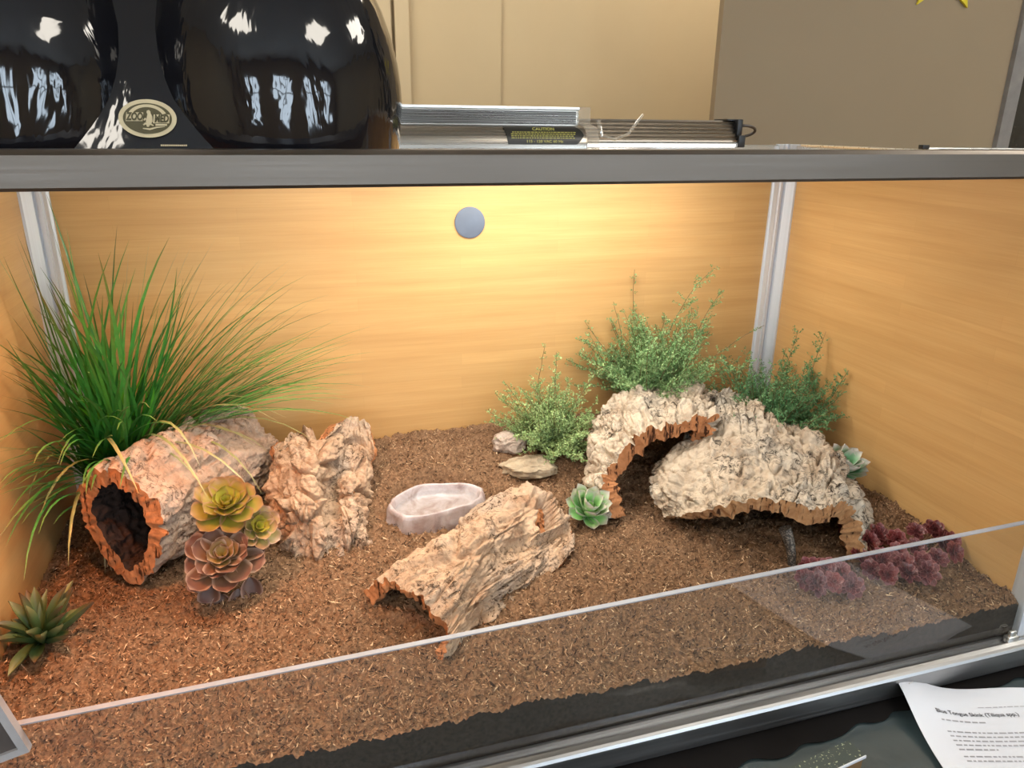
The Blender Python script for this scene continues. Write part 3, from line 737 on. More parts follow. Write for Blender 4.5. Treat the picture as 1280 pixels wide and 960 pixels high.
# feathery shrubs
FERN = mat_attr('feathery_leaf', 0.6, 0.0, 0.25, 0.25, 150)
def shrub(name, label, base, stems, seed, ca, cb, tips):
    r = random.Random(seed); t = thing(name, label, 'plant', base); fo = MB(); stm = MB()
    for (az, el, L, drp) in stems:
        d = Vector((math.cos(az)*math.cos(el), math.sin(az)*math.cos(el), math.sin(el)))
        q = base+Vector((r.gauss(0, 0.004), r.gauss(0, 0.004), -0.004)); pts = [q.copy()]; n = 14; cur = d
        for k in range(n):
            q = q+cur*L/n; cur = (cur+Vector((r.gauss(0, .07), r.gauss(0, .07), r.gauss(0, .05)-drp/n))).normalized()
            q.x = min(q.x, M(XR, 0, 0).x-0.006); q.y = min(q.y, M(0, YB, 0).y-0.006); pts.append(q.copy())
        sparse = r.random() < tips
        stm.tube(pts, [0.0010-0.0006*k/n for k in range(n+1)], 5, col=(0.17, 0.13, 0.06))
        for k in range(2, n+1):
            tt = k/n
            if sparse and tt > 0.65: nb, bl = 2, 0.006
            else: nb, bl = r.choice((3, 4)), lerp(0.032, 0.008, tt)*L/0.14
            for b_ in range(nb):
                a2 = r.uniform(0, 2*pi); dd = (Vector((math.cos(a2), math.sin(a2), r.uniform(-0.25, 0.7)))).normalized()
                dd = (dd+(pts[k]-pts[k-1]).normalized()*0.7).normalized()
                b0 = lerp(pts[k-1], pts[k], r.random()); le = bl*r.uniform(0.6, 1.2)
                m = max(3, int(le/0.0021)); cc = lerp(Vector(ca), Vector(cb), r.random())
                for j in range(m):
                    pp = b0+dd*le*(j+1)/m
                    if pp.x > M(XR, 0, 0).x-0.003 or pp.y > M(0, YB, 0).y-0.003: continue
                    for s_ in range(2):
                        ld = (Vector((r.gauss(0, 1), r.gauss(0, 1), r.gauss(0, 1))).normalized()+dd*0.7).normalized()
                        lw = ld.cross(Vector((r.gauss(0, 1), r.gauss(0, 1), r.gauss(0, 1)))).normalized()*r.uniform(0.0007, 0.0012); ll = r.uniform(0.0026, 0.0048)
                        c = tuple(cc*r.uniform(0.75, 1.2))
                        fo.add([pp, pp+ld*ll*0.5+lw, pp+ld*ll, pp+ld*ll*0.5-lw], [(0, 1, 2, 3)], 0, [c]*4)
    fo.build('foliage', FERN, t, angle=0); stm.build('stems', FERN, t, angle=0)
    return t
def stems(r, n, Lr, elr, azr=(0, 2*pi)): return [(r.uniform(*azr), r.uniform(*elr), r.uniform(*Lr), r.uniform(-0.1, 0.7)) for _ in range(n)]
r = random.Random(5)
b1 = at(690, 555, z=-0.875); b1.z = soil_z(b1.x, b1.y)
shrub('feathery_shrub', 'pale green feathery shrub low behind the rocks, leftmost of the three', b1,
      stems(r, 84, (0.07, 0.135), (0.35, 1.4)) + [(2.9, 1.15, 0.14, 0.1), (2.0, 1.3, 0.19, -0.1), (2.6, 0.85, 0.14, 0), (1.3, 1.45, 0.17, 0), (0.3, 1.1, 0.17, 0), (3.0, 0.6, 0.13, 0)] + stems(r, 16, (0.07, 0.11), (0.3, 0.9), (-2.6, -0.7)), 1, (0.25, 0.38, 0.14), (0.40, 0.52, 0.22), 0.35)
b2 = M(1.03, 1.93, -0.88); b2.z = soil_z(b2.x, b2.y)+0.03
shrub('feathery_shrub', 'green feathery shrub rising highest behind the grey cork arch, middle of the three', b2,
      stems(r, 85, (0.13, 0.215), (0.6, 1.45)) + [(2.8, 1.1, 0.23, 0), (1.9, 1.35, 0.265, -0.1), (0.9, 1.35, 0.285, -0.1), (0.1, 1.0, 0.25, 0.1), (-0.3, 0.85, 0.25, 0.2), (2.9, 0.8, 0.20, 0)] + stems(r, 20, (0.12, 0.18), (0.6, 1.2), (-2.8, -0.4)), 2, (0.15, 0.30, 0.11), (0.31, 0.45, 0.19), 0.3)
b3 = M(1.33, 1.74, -0.90); b3.z = soil_z(b3.x, b3.y)+0.01
shrub('feathery_shrub', 'dark green feathery shrub in the right back corner before the silver post', b3,
      stems(r, 80, (0.12, 0.185), (0.75, 1.45)) + [(0.0, 0.95, 0.21, 0.0), (-0.7, 1.0, 0.23, -0.1), (-0.5, 0.8, 0.22, 0.1), (1.2, 1.3, 0.22, 0)] + stems(r, 20, (0.11, 0.16), (0.7, 1.3), (-2.8, -0.4)), 3, (0.085, 0.23, 0.09), (0.19, 0.35, 0.15), 0.3)

# succulent rosettes
SUCC = mat_attr('succulent_skin', 0.38, 0.0, 0.5, 0.12, 110)
def petal(mb, base, d, up, L, W, colf, point=0.5, cup=0.35, curl=0.3, thick=0.08, nu=8, nv=10):
    d = d.normalized(); lat = d.cross(up).normalized(); up = lat.cross(d).normalized()
    T = []; B = []; C = []
    for i in range(nv+1):
        t = i/nv
        wprof = (math.sin(pi*min(1, t**0.75*0.62+0.06)) if t < 0.75 else math.sin(pi*(0.75**0.75*0.62+0.06))*(1-((t-0.75)/0.25)**(1.2+1.6*(1-point))))
        wprof = max(wprof, 0.0)
        a = []; b = []; c = []
        for j in range(nu+1):
            s = j/nu*2-1
            x = lat*s*W*wprof
            z = up*(cup*W*(s*s)*wprof + curl*L*t*t)
            pnt = base+d*L*t*(1-0.10*curl*t)+x+z
            th = thick*L*(1-s*s)*(1-t*0.7)
            a.append(pnt); b.append(pnt-up*th); c.append(colf(t, abs(s)))
        T.append(a); B.append(b); C.append(c)
    mb.grid(T, 0, False, C); mb.grid([r[::-1] for r in B], 0, False, [r[::-1] for r in C])
def rosette(mb, c, axis, layers, seed=0, roll=0.0):
    r = random.Random(seed); axis = axis.normalized()
    e1 = axis.cross(Vector((0.31, 0.2, 0.93))).normalized() if abs(axis.z) < 0.95 else Vector((1, 0, 0)); e2 = axis.cross(e1).normalized(); e1 = e2.cross(axis)
    for li, (n, tilt, L, W, colf, point, cup, curl, h) in enumerate(layers):
        for k in range(n):
            a = roll+2*pi*k/n+li*0.9+r.uniform(-0.2, 0.2); tl = tilt+r.uniform(-0.16, 0.16)
            rad = e1*math.cos(a)+e2*math.sin(a)
            d = rad*math.cos(tl)+axis*math.sin(tl); up = axis*math.cos(tl)-rad*math.sin(tl)
            petal(mb, c+axis*h+rad*L*0.06, d, up, L*r.uniform(0.9, 1.08), W*r.uniform(0.92, 1.06), colf, point, cup, curl)
def grad(a, b, c=None, edge=None, e0=0.75):
    a, b = Vector(a), Vector(b); c = Vector(c) if c else b; ed = Vector(edge) if edge else None
    def f(t, s):
        q = lerp(a, b, min(1, t*1.6)) if t < 0.62 else lerp(b, c, (t-0.62)/0.38)
        if ed: q = lerp(q, ed, sstep(e0, 1.0, max(s, t*0.98)))
        return tuple(q)
    return f
# white-tipped green succulents
def white_succ(base, label, sc, axis, seed, green):
    t = thing('green_succulent', label, 'succulent', base)
    gcol_ = grad((0.10, 0.34, 0.05), green, (0.66, 0.60, 0.55), (0.62, 0.55, 0.50), 0.7)
    gin = grad((0.14, 0.45, 0.05), (0.25, 0.60, 0.10), (0.58, 0.66, 0.45), (0.55, 0.62, 0.48), 0.75)
    mb = MB(); c = base+Vector((0, 0, 0.008*sc))
    rosette(mb, c, axis, [(7, 0.35, 0.036*sc, 0.0105*sc, gcol_, 0.75, 0.45, 0.25, 0.0), (8, 0.80, 0.041*sc, 0.0105*sc, gcol_, 0.8, 0.45, 0.15, 0.003*sc), (7, 1.12, 0.040*sc, 0.009*sc, gcol_, 0.8, 0.5, 0.05, 0.005*sc)], seed)
    mb.build('outer_leaves', SUCC, t, angle=60)
    mb = MB(); rosette(mb, c, axis, [(6, 0.75, 0.024*sc, 0.0075*sc, gin, 0.6, 0.5, 0.2, 0.008*sc), (4, 1.15, 0.018*sc, 0.0055*sc, gin, 0.6, 0.5, 0.1, 0.010*sc)], seed+1)
    o = mb.build('heart_leaves', SUCC, t, angle=60); o['label'] = 'bright green heart'
    mb = MB(); mb.tube([base-Vector((0, 0, 0.012)), base+Vector((0, 0, 0.010*sc))], [0.004, 0.005], 8, col=(0.10, 0.22, 0.05)); mb.build('stem', SUCC, t)
p = at(733, 640, z=-0.93); p.z = soil_z(p.x, p.y)+0.002
white_succ(p, 'pale tipped bright green succulent at the left foot of the cave arch', 1.1, Vector((0.0, -0.6, 1)), 4, (0.30, 0.58, 0.20))
p = at(1046, 596, x=1.385)
white_succ(p, 'pale tipped blue green succulent between the big half log and the right wall', 1.1, Vector((0.12, -0.55, 1)), 9, (0.22, 0.46, 0.25))
# aloe
p = at(58, 822, z=-0.985); p.z = soil_z(p.x, p.y)
al = thing('aloe_plant', 'dark green spiky aloe in the front left corner by the wall', 'succulent', p)
mb = MB(); rr = random.Random(2)
for (n, el, L, W) in ((8, 0.25, 0.056, 0.0085), (9, 0.6, 0.066, 0.0082), (7, 1.0, 0.070, 0.0075), (4, 1.25, 0.060, 0.006)):
    for k in range(n):
        az = 2*pi*k/n+rr.uniform(-.3, .3)+el; e = el+rr.uniform(-.12, .12)
        d = Vector((math.cos(az)*math.cos(e), math.sin(az)*math.cos(e), math.sin(e))); up = Vector((-math.cos(az)*math.sin(e), -math.sin(az)*math.sin(e), math.cos(e)))
        LL = L*rr.uniform(0.85, 1.15)
        tip = p.x+d.x*LL
        if tip < wallx: LL *= max(0.35, (p.x-wallx)/(p.x-tip))*0.95
        cf = grad((0.04, 0.09, 0.03), (0.085, 0.14, 0.05), (0.26, 0.24, 0.10) if rr.random() < 0.6 else (0.15, 0.07, 0.04))
        petal(mb, p+Vector((0, 0, 0.004)), d, up, LL, W*0.8, cf, 1.0, 0.6, rr.uniform(-0.25, 0.15), 0.10)
mb.build('leaves', SUCC, al, angle=60)
mb = MB(); mb.tube([p-Vector((0, 0, 0.01)), p+Vector((0, 0, 0.008))], [0.006, 0.007], 10, col=(0.05, 0.09, 0.03)); mb.build('stem', SUCC, al)

# brown and yellow rosette cluster leaning on the log
sb = at(282, 752, z=-0.97); sb.z = soil_z(sb.x, sb.y)
cl = thing('rosette_succulent', 'yellow green and brown rosette succulent leaning against the hollow log', 'succulent', sb)
yel = grad((0.17, 0.17, 0.018), (0.29, 0.245, 0.03), (0.30, 0.16, 0.07), (0.38, 0.22, 0.13), 0.86)
yin = grad((0.24, 0.24, 0.02), (0.40, 0.36, 0.04), (0.37, 0.30, 0.05), (0.38, 0.26, 0.08), 0.9)
bro = grad((0.22, 0.13, 0.04), (0.19, 0.095, 0.055), (0.145, 0.066, 0.055), (0.46, 0.31, 0.23), 0.92)
bro2 = grad((0.09, 0.04, 0.025), (0.11, 0.048, 0.035), (0.10, 0.045, 0.04), (0.35, 0.22, 0.17), 0.92)
def ros(name, px, py, y, R_, axis, outer, inner, seed, npet=9, lab=None):
    mb = MB(); c = at(px, py, y=y)
    rosette(mb, c, Vector(axis), [(npet, 0.10, R_, R_*0.34, outer, 0.25, 0.35, 0.22, 0), (npet-1, 0.38, R_*0.82, R_*0.31, outer, 0.25, 0.4, 0.22, R_*0.08),
                         (6, 0.70, R_*0.56, R_*0.24, inner, 0.3, 0.5, 0.2, R_*0.14), (5, 1.0, R_*0.36, R_*0.17, inner, 0.3, 0.55, 0.15, R_*0.18)], seed)
    o = mb.build(name, SUCC, cl, angle=60)
    if lab: o['label'] = lab
    return c
ax = (0.1, -0.72, 0.70)
ca_ = ros('rosette', 284, 634, 1.52, 0.042, (0.05, -0.52, 0.85), yel, yin, 1, 9, 'large yellow green rosette')
cb_ = ros('rosette', 321, 660, 1.50, 0.030, (0.35, -0.7, 0.6), grad((0.24, 0.25, 0.05), (0.30, 0.24, 0.07), (0.36, 0.19, 0.12), (0.5, 0.32, 0.24), 0.88), yin, 2, 7, 'small green and pink rosette')
cc_ = ros('rosette', 279, 698, 1.47, 0.048, (0.05, -0.62, 0.78), bro, grad((0.34, 0.27, 0.06), (0.34, 0.22, 0.08), (0.30, 0.16, 0.1), (0.6, 0.42, 0.33), 0.9), 3, 10, 'large brown rosette')
mb = MB()
for (px, py, y, az) in ((262, 742, 1.465, -2.2), (276, 756, 1.455, -1.7), (298, 750, 1.455, -1.2), (312, 736, 1.465, -0.7), (250, 728, 1.47, -2.6)):
    c = at(px, py-14, y=y); petal(mb, c, Vector((0.12*math.cos(az), -0.35, -0.75)), Vector((0, -0.8, 0.35)), 0.026, 0.0135, bro2, 0.1, 0.4, 0.1)
o = mb.build('lower_leaves', SUCC, cl, angle=60); o['label'] = 'dark brown round lower leaves'
mb = MB()
for c in (ca_, cb_, cc_):
    mb.tube([sb+Vector((0, 0.01, -0.006)), lerp(sb, c, 0.5)+Vector((0, 0.012, 0.0)), c+Vector((0, 0.004, -0.003))], [0.004, 0.0035, 0.003], 8, col=(0.15, 0.10, 0.05))
mb.build('stem', SUCC, cl)

# red stonecrop cluster: one plant, many rosettes on trailing stems
rb = at(1100, 705, z=-0.955); rb.z = soil_z(rb.x, rb.y)
red = thing('stonecrop_plant', 'dark red trailing rosette succulent before the right wall behind the glass', 'succulent', rb)
rr = random.Random(8)
spots = [(1060, 660, .010), (1079, 657, .016), (1098, 668, .018), (1120, 674, .020), (1145, 664, .026), (1168, 662, .030), (1181, 660, .03), (1066, 678, .010), (1012, 712, .008), (1032, 712, .012), (1005, 724, .004), (1042, 728, .006), (1075, 694, .012),
         (1103, 700, .012), (1129, 703, .016), (1152, 703, .018), (1172, 697, .020), (1192, 690, .022), (1135, 716, .008), (1110, 718, .006), (1158, 715, .008), (1088, 712, .004), (1064, 732, .004), (1122, 690, .016), (1086, 676, .016), (1145, 684, .022), (1180, 676, .026), (1020, 728, .008), (1050, 716, .008), (1196, 676, .026)]
stm = MB()
for i, (px, py, h) in enumerate(spots):
    z0 = -0.955+h/S*0.55
    c = at(px, py, z=z0); c.x = min(c.x, M(XR, 0, 0).x-0.018); c.z = max(c.z, soil_z(c.x, c.y)+0.006+h*0.4)
    Rr = rr.uniform(0.0140, 0.0190)
    v_ = rr.random(); k1 = lerp(Vector((0.085, 0.020, 0.024)), Vector((0.19, 0.032, 0.030)), v_)
    cf = grad(tuple(k1*0.6), tuple(k1), tuple(k1*1.3), (0.42, 0.17, 0.16), 0.88)
    mb = MB(); axis = Vector((rr.uniform(-.45, .25), rr.uniform(-1.1, -0.4), 0.8))
    rosette(mb, c, axis, [(8, 0.0, Rr, Rr*0.33, cf, 0.85, 0.25, 0.12, 0), (7, 0.32, Rr*0.78, Rr*0.28, cf, 0.85, 0.3, 0.12, Rr*0.08), (5, 0.62, Rr*0.54, Rr*0.21, cf, 0.85, 0.35, 0.12, Rr*0.14), (4, 0.98, Rr*0.32, Rr*0.15, cf, 0.8, 0.4, 0.1, Rr*0.18)], i)
    mb.build('rosette', SUCC, red, angle=60)
    g = Vector((lerp(c.x, rb.x, 0.45), lerp(c.y, rb.y, 0.45), 0)); g.z = soil_z(g.x, g.y)+0.002
    stm.tube([Vector((rb.x, rb.y, soil_z(rb.x, rb.y)+0.001)), g, lerp(g, c, 0.6), c-axis.normalized()*0.003], [0.0016, 0.0015, 0.0013, 0.0013], 6, col=(0.30, 0.16, 0.10))
stm.build('stems', SUCC, red)

# ------------------------------------------------------------------ lamps on the screen
ztop = M(0, 0, zt).z+0.001
DOME = mat_plain('black_gloss_enamel', (0.006, 0.006, 0.008), 0.06, 0.0, 0.1, 10, 0.6)
_nt = NT(DOME); _b = _nt.n['Principled BSDF']; bump(_nt, _b, tex_noise(_nt, coords(_nt, (1, 1, 0.35)), 34, 3, 0.5, 0.6), 0.16, 0.01)
DOMEIN = mat_plain('polished_reflector', (0.75, 0.75, 0.75), 0.2, 1.0)
yd = 1.235
dR = at(347, 100, y=yd); dL = at(22, 100, y=yd)
lamp = thing('double_dome_lamp', 'glossy black double dome heat lamp with an oval cream badge on the screen top', 'lamp', Vector(((dR.x+dL.x)/2, yd*S, ztop)))
RD = 0.107
def dome(cx, glow):
    c = Vector((cx, yd*S, ztop))
    mb = MB()
    prof = [(RD*0.955, 0.0), (RD*0.965, 0.004), (RD*0.975, 0.02), (RD, 0.045), (RD*0.995, 0.06), (RD*0.975, 0.078), (RD*0.935, 0.098), (RD*0.865, 0.12), (RD*0.765, 0.142), (RD*0.64, 0.160), (RD*0.50, 0.174), (RD*0.40, 0.182), (RD*0.38, 0.215), (RD*0.36, 0.26), (RD*0.30, 0.27), (0.0005, 0.272)]
    mb.lathe(c, prof, 96, 0)
    o = mb.build('dome_shade', DOME, lamp, angle=50)
    mb = MB(); mb.lathe(c, [(RD*0.945, 0.001), (RD*0.97, 0.05), (RD*0.91, 0.095), (RD*0.75, 0.138), (RD*0.46, 0.17), (0.0005, 0.176)], 64)
    mb.build('reflector', DOMEIN, o)
    mb = MB(); mb.lathe(c, [(0.0005, 0.055), (0.018, 0.058), (0.032, 0.072), (0.036, 0.09), (0.03, 0.115), (0.016, 0.14), (0.013, 0.2)], 32)
    mb.build('bulb', glow, o)
    return c
cR = dome(dR.x, mat_emit('halogen_bulb', (1.0, 0.80, 0.52), 8.0)); cL = dome(dL.x, mat_emit('heat_bulb', (1.0, 0.28, 0.08), 6.0))
# bridge between the domes carrying the badge
yfr = yd*S - RD*0.88; ks = 0.46
def slant(mb):
    for v in mb.v: v.y += (v.z-ztop)*ks
    return mb
mb = MB(); mb.box((cL.x+0.02, yfr, ztop), (cR.x-0.02, yd*S+RD*0.5, ztop+0.145), bev=0.004); slant(mb)
br = mb.build('bridge', DOME, lamp)
pb_ = at(185, 148, y=(yfr+0.0138)/S)
IV = mat_plain('badge_ivory', (0.50, 0.42, 0.26), 0.45); OL = mat_plain('badge_olive', (0.055, 0.045, 0.012), 0.5)
def ell(c, rx, rz, y0, y1, n=64):
    mb = MB(); vs = [(c.x+rx*math.cos(2*pi*k/n), y, c.z+rz*math.sin(2*pi*k/n)) for y in (y0, y1) for k in range(n)]
    mb.add(vs+[(c.x, y0, c.z)], [(k, (k+1) % n, n+(k+1) % n, n+k) for k in range(n)]+[((k+1) % n, k, 2*n) for k in range(n)]); return slant(mb)
pw = 37*(at(186, 148, y=yfr/S).x-at(185, 148, y=yfr/S).x); ph = 24.5*(at(185, 147, y=yfr/S).z-at(185, 148, y=yfr/S).z)
bd = ell(pb_, pw, ph, yfr-0.002, yfr-0.0002).build('badge', IV, br, smooth=False); bd['label'] = 'oval cream badge with lettering'
ell(pb_, pw*0.84, ph*0.80, yfr-0.0026, yfr-0.0019).build('badge_field', OL, bd, smooth=False)
def sheared(mb, c, w, h, y, sh=0.15):
    mb.add([(c[0]-w-h*sh, y, c[1]-h), (c[0]+w-h*sh, y, c[1]-h), (c[0]+w+h*sh, y, c[1]+h), (c[0]-w+h*sh, y, c[1]+h)], [(0, 1, 2, 3)])
# emblem: a globe arc, a central standing figure, two banners and a swoosh
mb = MB(); y_ = yfr-0.0029
for k in range(20):
    a0, a1 = pi*0.12+k*pi*0.76/20, pi*0.12+(k+1)*pi*0.76/20
    mb.add([(pb_.x+math.cos(a)*pw*q, y_, pb_.z+math.sin(a)*ph*q*1.05) for a, q in ((a0, .56), (a0, .70), (a1, .70), (a1, .56))], [(0, 1, 2, 3)])
pts = [(pb_.x+pw*(0.03+0.05*math.sin(t*4.2)), y_, pb_.z+ph*(0.42-0.86*t)) for t in [k/10 for k in range(11)]]
mb.tube(pts, [pw*q for q in (.04, .075, .06, .085, .10, .11, .115, .105, .085, .06, .03)], 10)
for (dx, dz, ex, ez) in ((-.06, .0, -.13, -.10), (.10, -.05, .17, -.16), (-.06, -.25, -.16, -.34), (.08, -.28, .19, -.38)):
    mb.tube([(pb_.x+pw*dx, y_, pb_.z+ph*dz), (pb_.x+pw*ex, y_, pb_.z+ph*ez)], [pw*.04, pw*.025], 6)
mb.tube([(pb_.x-pw*.18, y_, pb_.z-ph*.52), (pb_.x+pw*.05, y_, pb_.z-ph*.56), (pb_.x+pw*.3, y_, pb_.z-ph*.46), (pb_.x+pw*.58, y_, pb_.z-ph*.42)], [pw*.02, pw*.035, pw*.03, pw*.01], 6)
sheared(mb, (pb_.x-pw*.44, pb_.z+ph*.08), pw*.29, ph*.23, yfr-0.0031); sheared(mb, (pb_.x+pw*.48, pb_.z-ph*.02), pw*.28, ph*.23, yfr-0.0031)
sheared(mb, (pb_.x+pw*.46, pb_.z-ph*.33), pw*.20, ph*.05, yfr-0.0031)
for v in mb.v: v.y = min(max(v.y, yfr-0.0034), yfr-0.0015)
slant(mb)
mb.build('emblem', IV, bd, smooth=False)
def text_mesh(txt, size, bold=0.0, align='CENTER', shear=0.0, sx=1.0):
    cu = bpy.data.curves.new('lettering', 'FONT'); cu.body = txt; cu.size = size; cu.align_x = align; cu.align_y = 'CENTER'; cu.shear = shear; cu.offset = bold; cu.resolution_u = 4
    ob = bpy.data.objects.new('lettering', cu); col.objects.link(ob)
    dg = bpy.context.evaluated_depsgraph_get(); dg.update()
    me = bpy.data.meshes.new_from_object(ob.evaluated_get(dg))
    vs = [(v.co.x*sx, v.co.y) for v in me.vertices]; fs = [tuple(p.vertices) for p in me.polygons]
    bpy.data.objects.remove(ob); bpy.data.curves.remove(cu); bpy.data.meshes.remove(me)
    return vs, fs
mb = MB()
for txt, cx, cz in (('ZOO', -0.44, 0.08), ('MED', 0.48, -0.02)):
    vs, fs = text_mesh(txt, ph*0.54, ph*0.026, shear=0.2, sx=0.66)
    mb.add([(pb_.x+pw*cx+x, yfr-0.0037, pb_.z+ph*cz+y) for x, y in vs], fs)
slant(mb).build('lettering', OL, bd, smooth=False)
# small maker's line at the bridge's foot
mb = MB()
for k in range(14):
    x = at(200+k*2.4, 183, y=yfr/S).x; z = at(200, 182, y=yfr/S).z; mb.box((x, yfr-0.0008, z-0.0006), (x+0.0010, yfr-0.0002, z+0.0006))
slant(mb).build('printed_line', IV, br, smooth=False)

# long reflector hood behind the domes
HOODM = mat_brushed('hood_aluminium', (0.34, 0.31, 0.27), 0.28); HOODD = mat_brushed('hood_dark_aluminium', (0.045, 0.042, 0.040), 0.45)
CLEAR = mat_glass('clear_plastic', (0.93, 0.92, 0.88), 1.45, 0.04, 0.22, (0.75, 0.70, 0.62))
yh = 1.56
hx0 = M(-0.12, 0, 0).x; hx1 = at(735, 170, y=yh).x; hzt = at(630, 134, y=yh+0.10).z
hood = thing('reflector_hood', 'silver reflector lamp hood with a black caution label beside the black dome', 'lamp', Vector(((hx0+hx1)/2, (yh+0.06)*S, ztop)))
prof = [(0.0, 0.0), (0.0, 0.005), (0.002, 0.013), (0.006, 0.020), (0.013, 0.0265), (0.036, 0.0285)]
hh = hzt-ztop
shell = [(a, b) for a, b in prof] + [(0.036, hh), (0.066, hh), (0.074, 0.02), (0.076, 0.0), (0.072, 0.0), (0.070, 0.018), (0.008, 0.016), (0.003, 0.0)]
mb = MB(); mb.extrude_profile(shell, (hx0, yh*S, ztop), (hx1, yh*S, ztop), Vector((0, 1, 0)), Vector((0, 0, 1))); sh_ = mb.build('reflector_shell', HOODM, hood, angle=35)
mb = MB()
for k in range(9):
    z0 = lerp(0.030, hh-0.004, k/9); z1 = lerp(0.030, hh-0.004, (k+0.7)/9)
    mb.box((hx0+0.001, yh*S+0.0335, ztop+z0), (hx1-0.004, yh*S+0.0362, ztop+z1))
mb.build('cooling_ribs', HOODD, hood, smooth=False)
mb = MB(); mb.box((hx0, yh*S+0.031, ztop+hh-0.003), (hx1, yh*S+0.037, ztop+hh+0.001), bev=0.0008); mb.build('top_lip', ALU_L, hood)
# caution label lying on the front curve
def hoodpt(x, t):
    pts = [Vector((0, a*1, b*1)) for a, b in prof[1:]]; q = spline(pts, t); return Vector((x, yh*S+q.y-0.0004, ztop+q.z+0.0005))
lx0, lx1 = at(630, 172, y=yh).x, at(731, 172, y=yh).x
LAB = mat_plain('label_black', (0.012, 0.012, 0.010), 0.35); LABT = mat_plain('label_yellow_print', (0.42, 0.40, 0.10), 0.5)
mb = MB(); NL = 24
P = []
for i in range(NL+1):
    row = []
    for j in range(9):
        t = lerp(0.02, 0.76, j/8); u = i/NL
        x0 = lx0 + 0.004*(1-t)*0 + (0.006*(1-t)); x1 = lx1-0.012*abs(t-0.4)**1.6*4
        row.append(hoodpt(lerp(x0, x1, u), t))
    P.append(row)
mb.grid(P); lb = mb.build('caution_label', LAB, hood); lb['label'] = 'black label with yellow print'
mb = MB()
lc = (lx0+lx1)/2
for txt, t, sz in (('CAUTION', 0.62, 0.0052), ('115 - 120 VAC 60 Hz', 0.12, 0.0044)):
    vs, fs = text_mesh(txt, sz, 0.0001, sx=1.25)
    mb.add([hoodpt(lc+x, min(1, max(0, t+y/0.032)))+Vector((0, -0.0004, 0.0003)) for x, y in vs], fs)
rl = random.Random(4)
for j, t in enumerate((0.49, 0.41, 0.33, 0.25)):
    x = lx0+0.010+0.002*(j == 0)
    while x < lx1-0.014:
        w = rl.uniform(0.0015, 0.0045)
        mb.add([hoodpt(xx, tt)+Vector((0, -0.0004, 0.0003)) for xx, tt in ((x, t-0.018), (x+w, t-0.018), (x+w, t+0.018), (x, t+0.018))], [(0, 1, 2, 3)])
        x += w+0.001
mb.build('label_print', LABT, lb, smooth=False)
mb = MB(); mb.extrude_profile([(a, b) for a, b in ((-0.001, 0), (0.0, 0.012), (0.008, 0.026), (0.034, 0.031), (0.034, hh+0.001), (0.068, hh+0.001), (0.076, 0.02), (0.077, 0))], (hx1-0.001, yh*S, ztop), (hx1+0.016, yh*S, ztop), Vector((0, 1, 0)), Vector((0, 0, 1)))
o = mb.build('end_cap', CLEAR, hood, smooth=False); o['label'] = 'clear plastic end cap'
mb = MB(); a = at(752, 178, y=yh); 
mb.tube([at(748, 150, y=yh+.04), at(752, 170, y=yh+.03), at(768, 174, y=yh+.03), at(785, 168, y=yh+.04), at(797, 152, y=yh+.05), at(804, 143, y=yh+.05)], [0.003, 0.0025, 0.0022, 0.0022, 0.002, 0.0018], 8)
o = mb.build('hanging_clip', CLEAR, hood); o['label'] = 'curled clear plastic strap'
mb = MB(); mb.tube([(hx0+0.02, yh*S+0.035, ztop+0.006), (hx1-0.02, yh*S+0.035, ztop+0.006)], 0.0045, 12); mb.build('lamp_tube', mat_emit('tube_glow', (1.0, 0.95, 0.86), 6.0), hood)

# ribbed bar lamp at the back
yl = 1.73
bx0 = M(0.35, 0, 0).x; bx1 = at(924, 165, y=yl).x; bz = at(850, 150, y=yl+0.06).z
bar = thing('bar_lamp', 'ribbed silver bar lamp with black end cap and cord loop, right of the caution label', 'lamp', Vector(((bx0+bx1)/2, yl*S+0.03, ztop)))
hb_ = bz-ztop; pr = [(0.0, 0.0), (0.0, 0.006)]
for k in range(6):
    t0, t1 = k/6, (k+0.6)/6
    pr += [(0.002+0.018*t0, 0.007+(hb_-0.007)*t0), (0.002+0.018*t0-0.0015, 0.007+(hb_-0.007)*t1), (0.002+0.018*t1+0.002, 0.007+(hb_-0.007)*t1)]
pr += [(0.022, hb_), (0.060, hb_), (0.066, 0.006), (0.066, 0.0)]
mb = MB(); mb.extrude_profile(pr, (bx0, yl*S, ztop), (bx1, yl*S, ztop), Vector((0, 1, 0)), Vector((0, 0, 1))); mb.build('ribbed_housing', HOODM, bar, smooth=False)
mb = MB(); mb.box((bx0+0.01, yl*S-0.0025, ztop+0.0005), (bx1-0.006, yl*S+0.0005, ztop+0.0045)); o = mb.build('glowing_strip', mat_emit('led_strip', (1.0, 0.97, 0.92), 5.0), bar, smooth=False); o['label'] = 'bright white lit strip'
mb = MB(); mb.box((bx1, yl*S-0.002, ztop), (bx1+0.011, yl*S+0.066, ztop+hb_*0.45), bev=0.0015); mb.box((bx1-0.001, yl*S+0.004, ztop+hb_*0.45), (bx1+0.008, yl*S+0.06, ztop+hb_+0.002), bev=0.0015)
mb.box((bx1-0.014, yl*S+0.012, ztop+hb_), (bx1+0.002, yl*S+0.05, ztop+hb_+0.002)); o = mb.build('end_cap', BLACKP, bar); o['label'] = 'black plastic end cap'
lo = [Vector((bx1+0.006, yl*S+0.02, ztop+hb_*0.72))]
for k in range(13):
    a = pi*0.5-k*pi/12; lo.append(Vector((bx1+0.014+0.026*math.cos(a), yl*S+0.02-0.008*math.sin(a), ztop+hb_*0.60+hb_*0.22*math.sin(a))))
lo.append(Vector((bx1+0.004, yl*S+0.018, ztop+hb_*0.38)))
mb = MB(); mb.tube(lo, 0.0022, 10); o = mb.build('cord_loop', mat_plain('dark_cord', (0.05, 0.035, 0.025), 0.35), bar); o['label'] = 'dark looped cord'
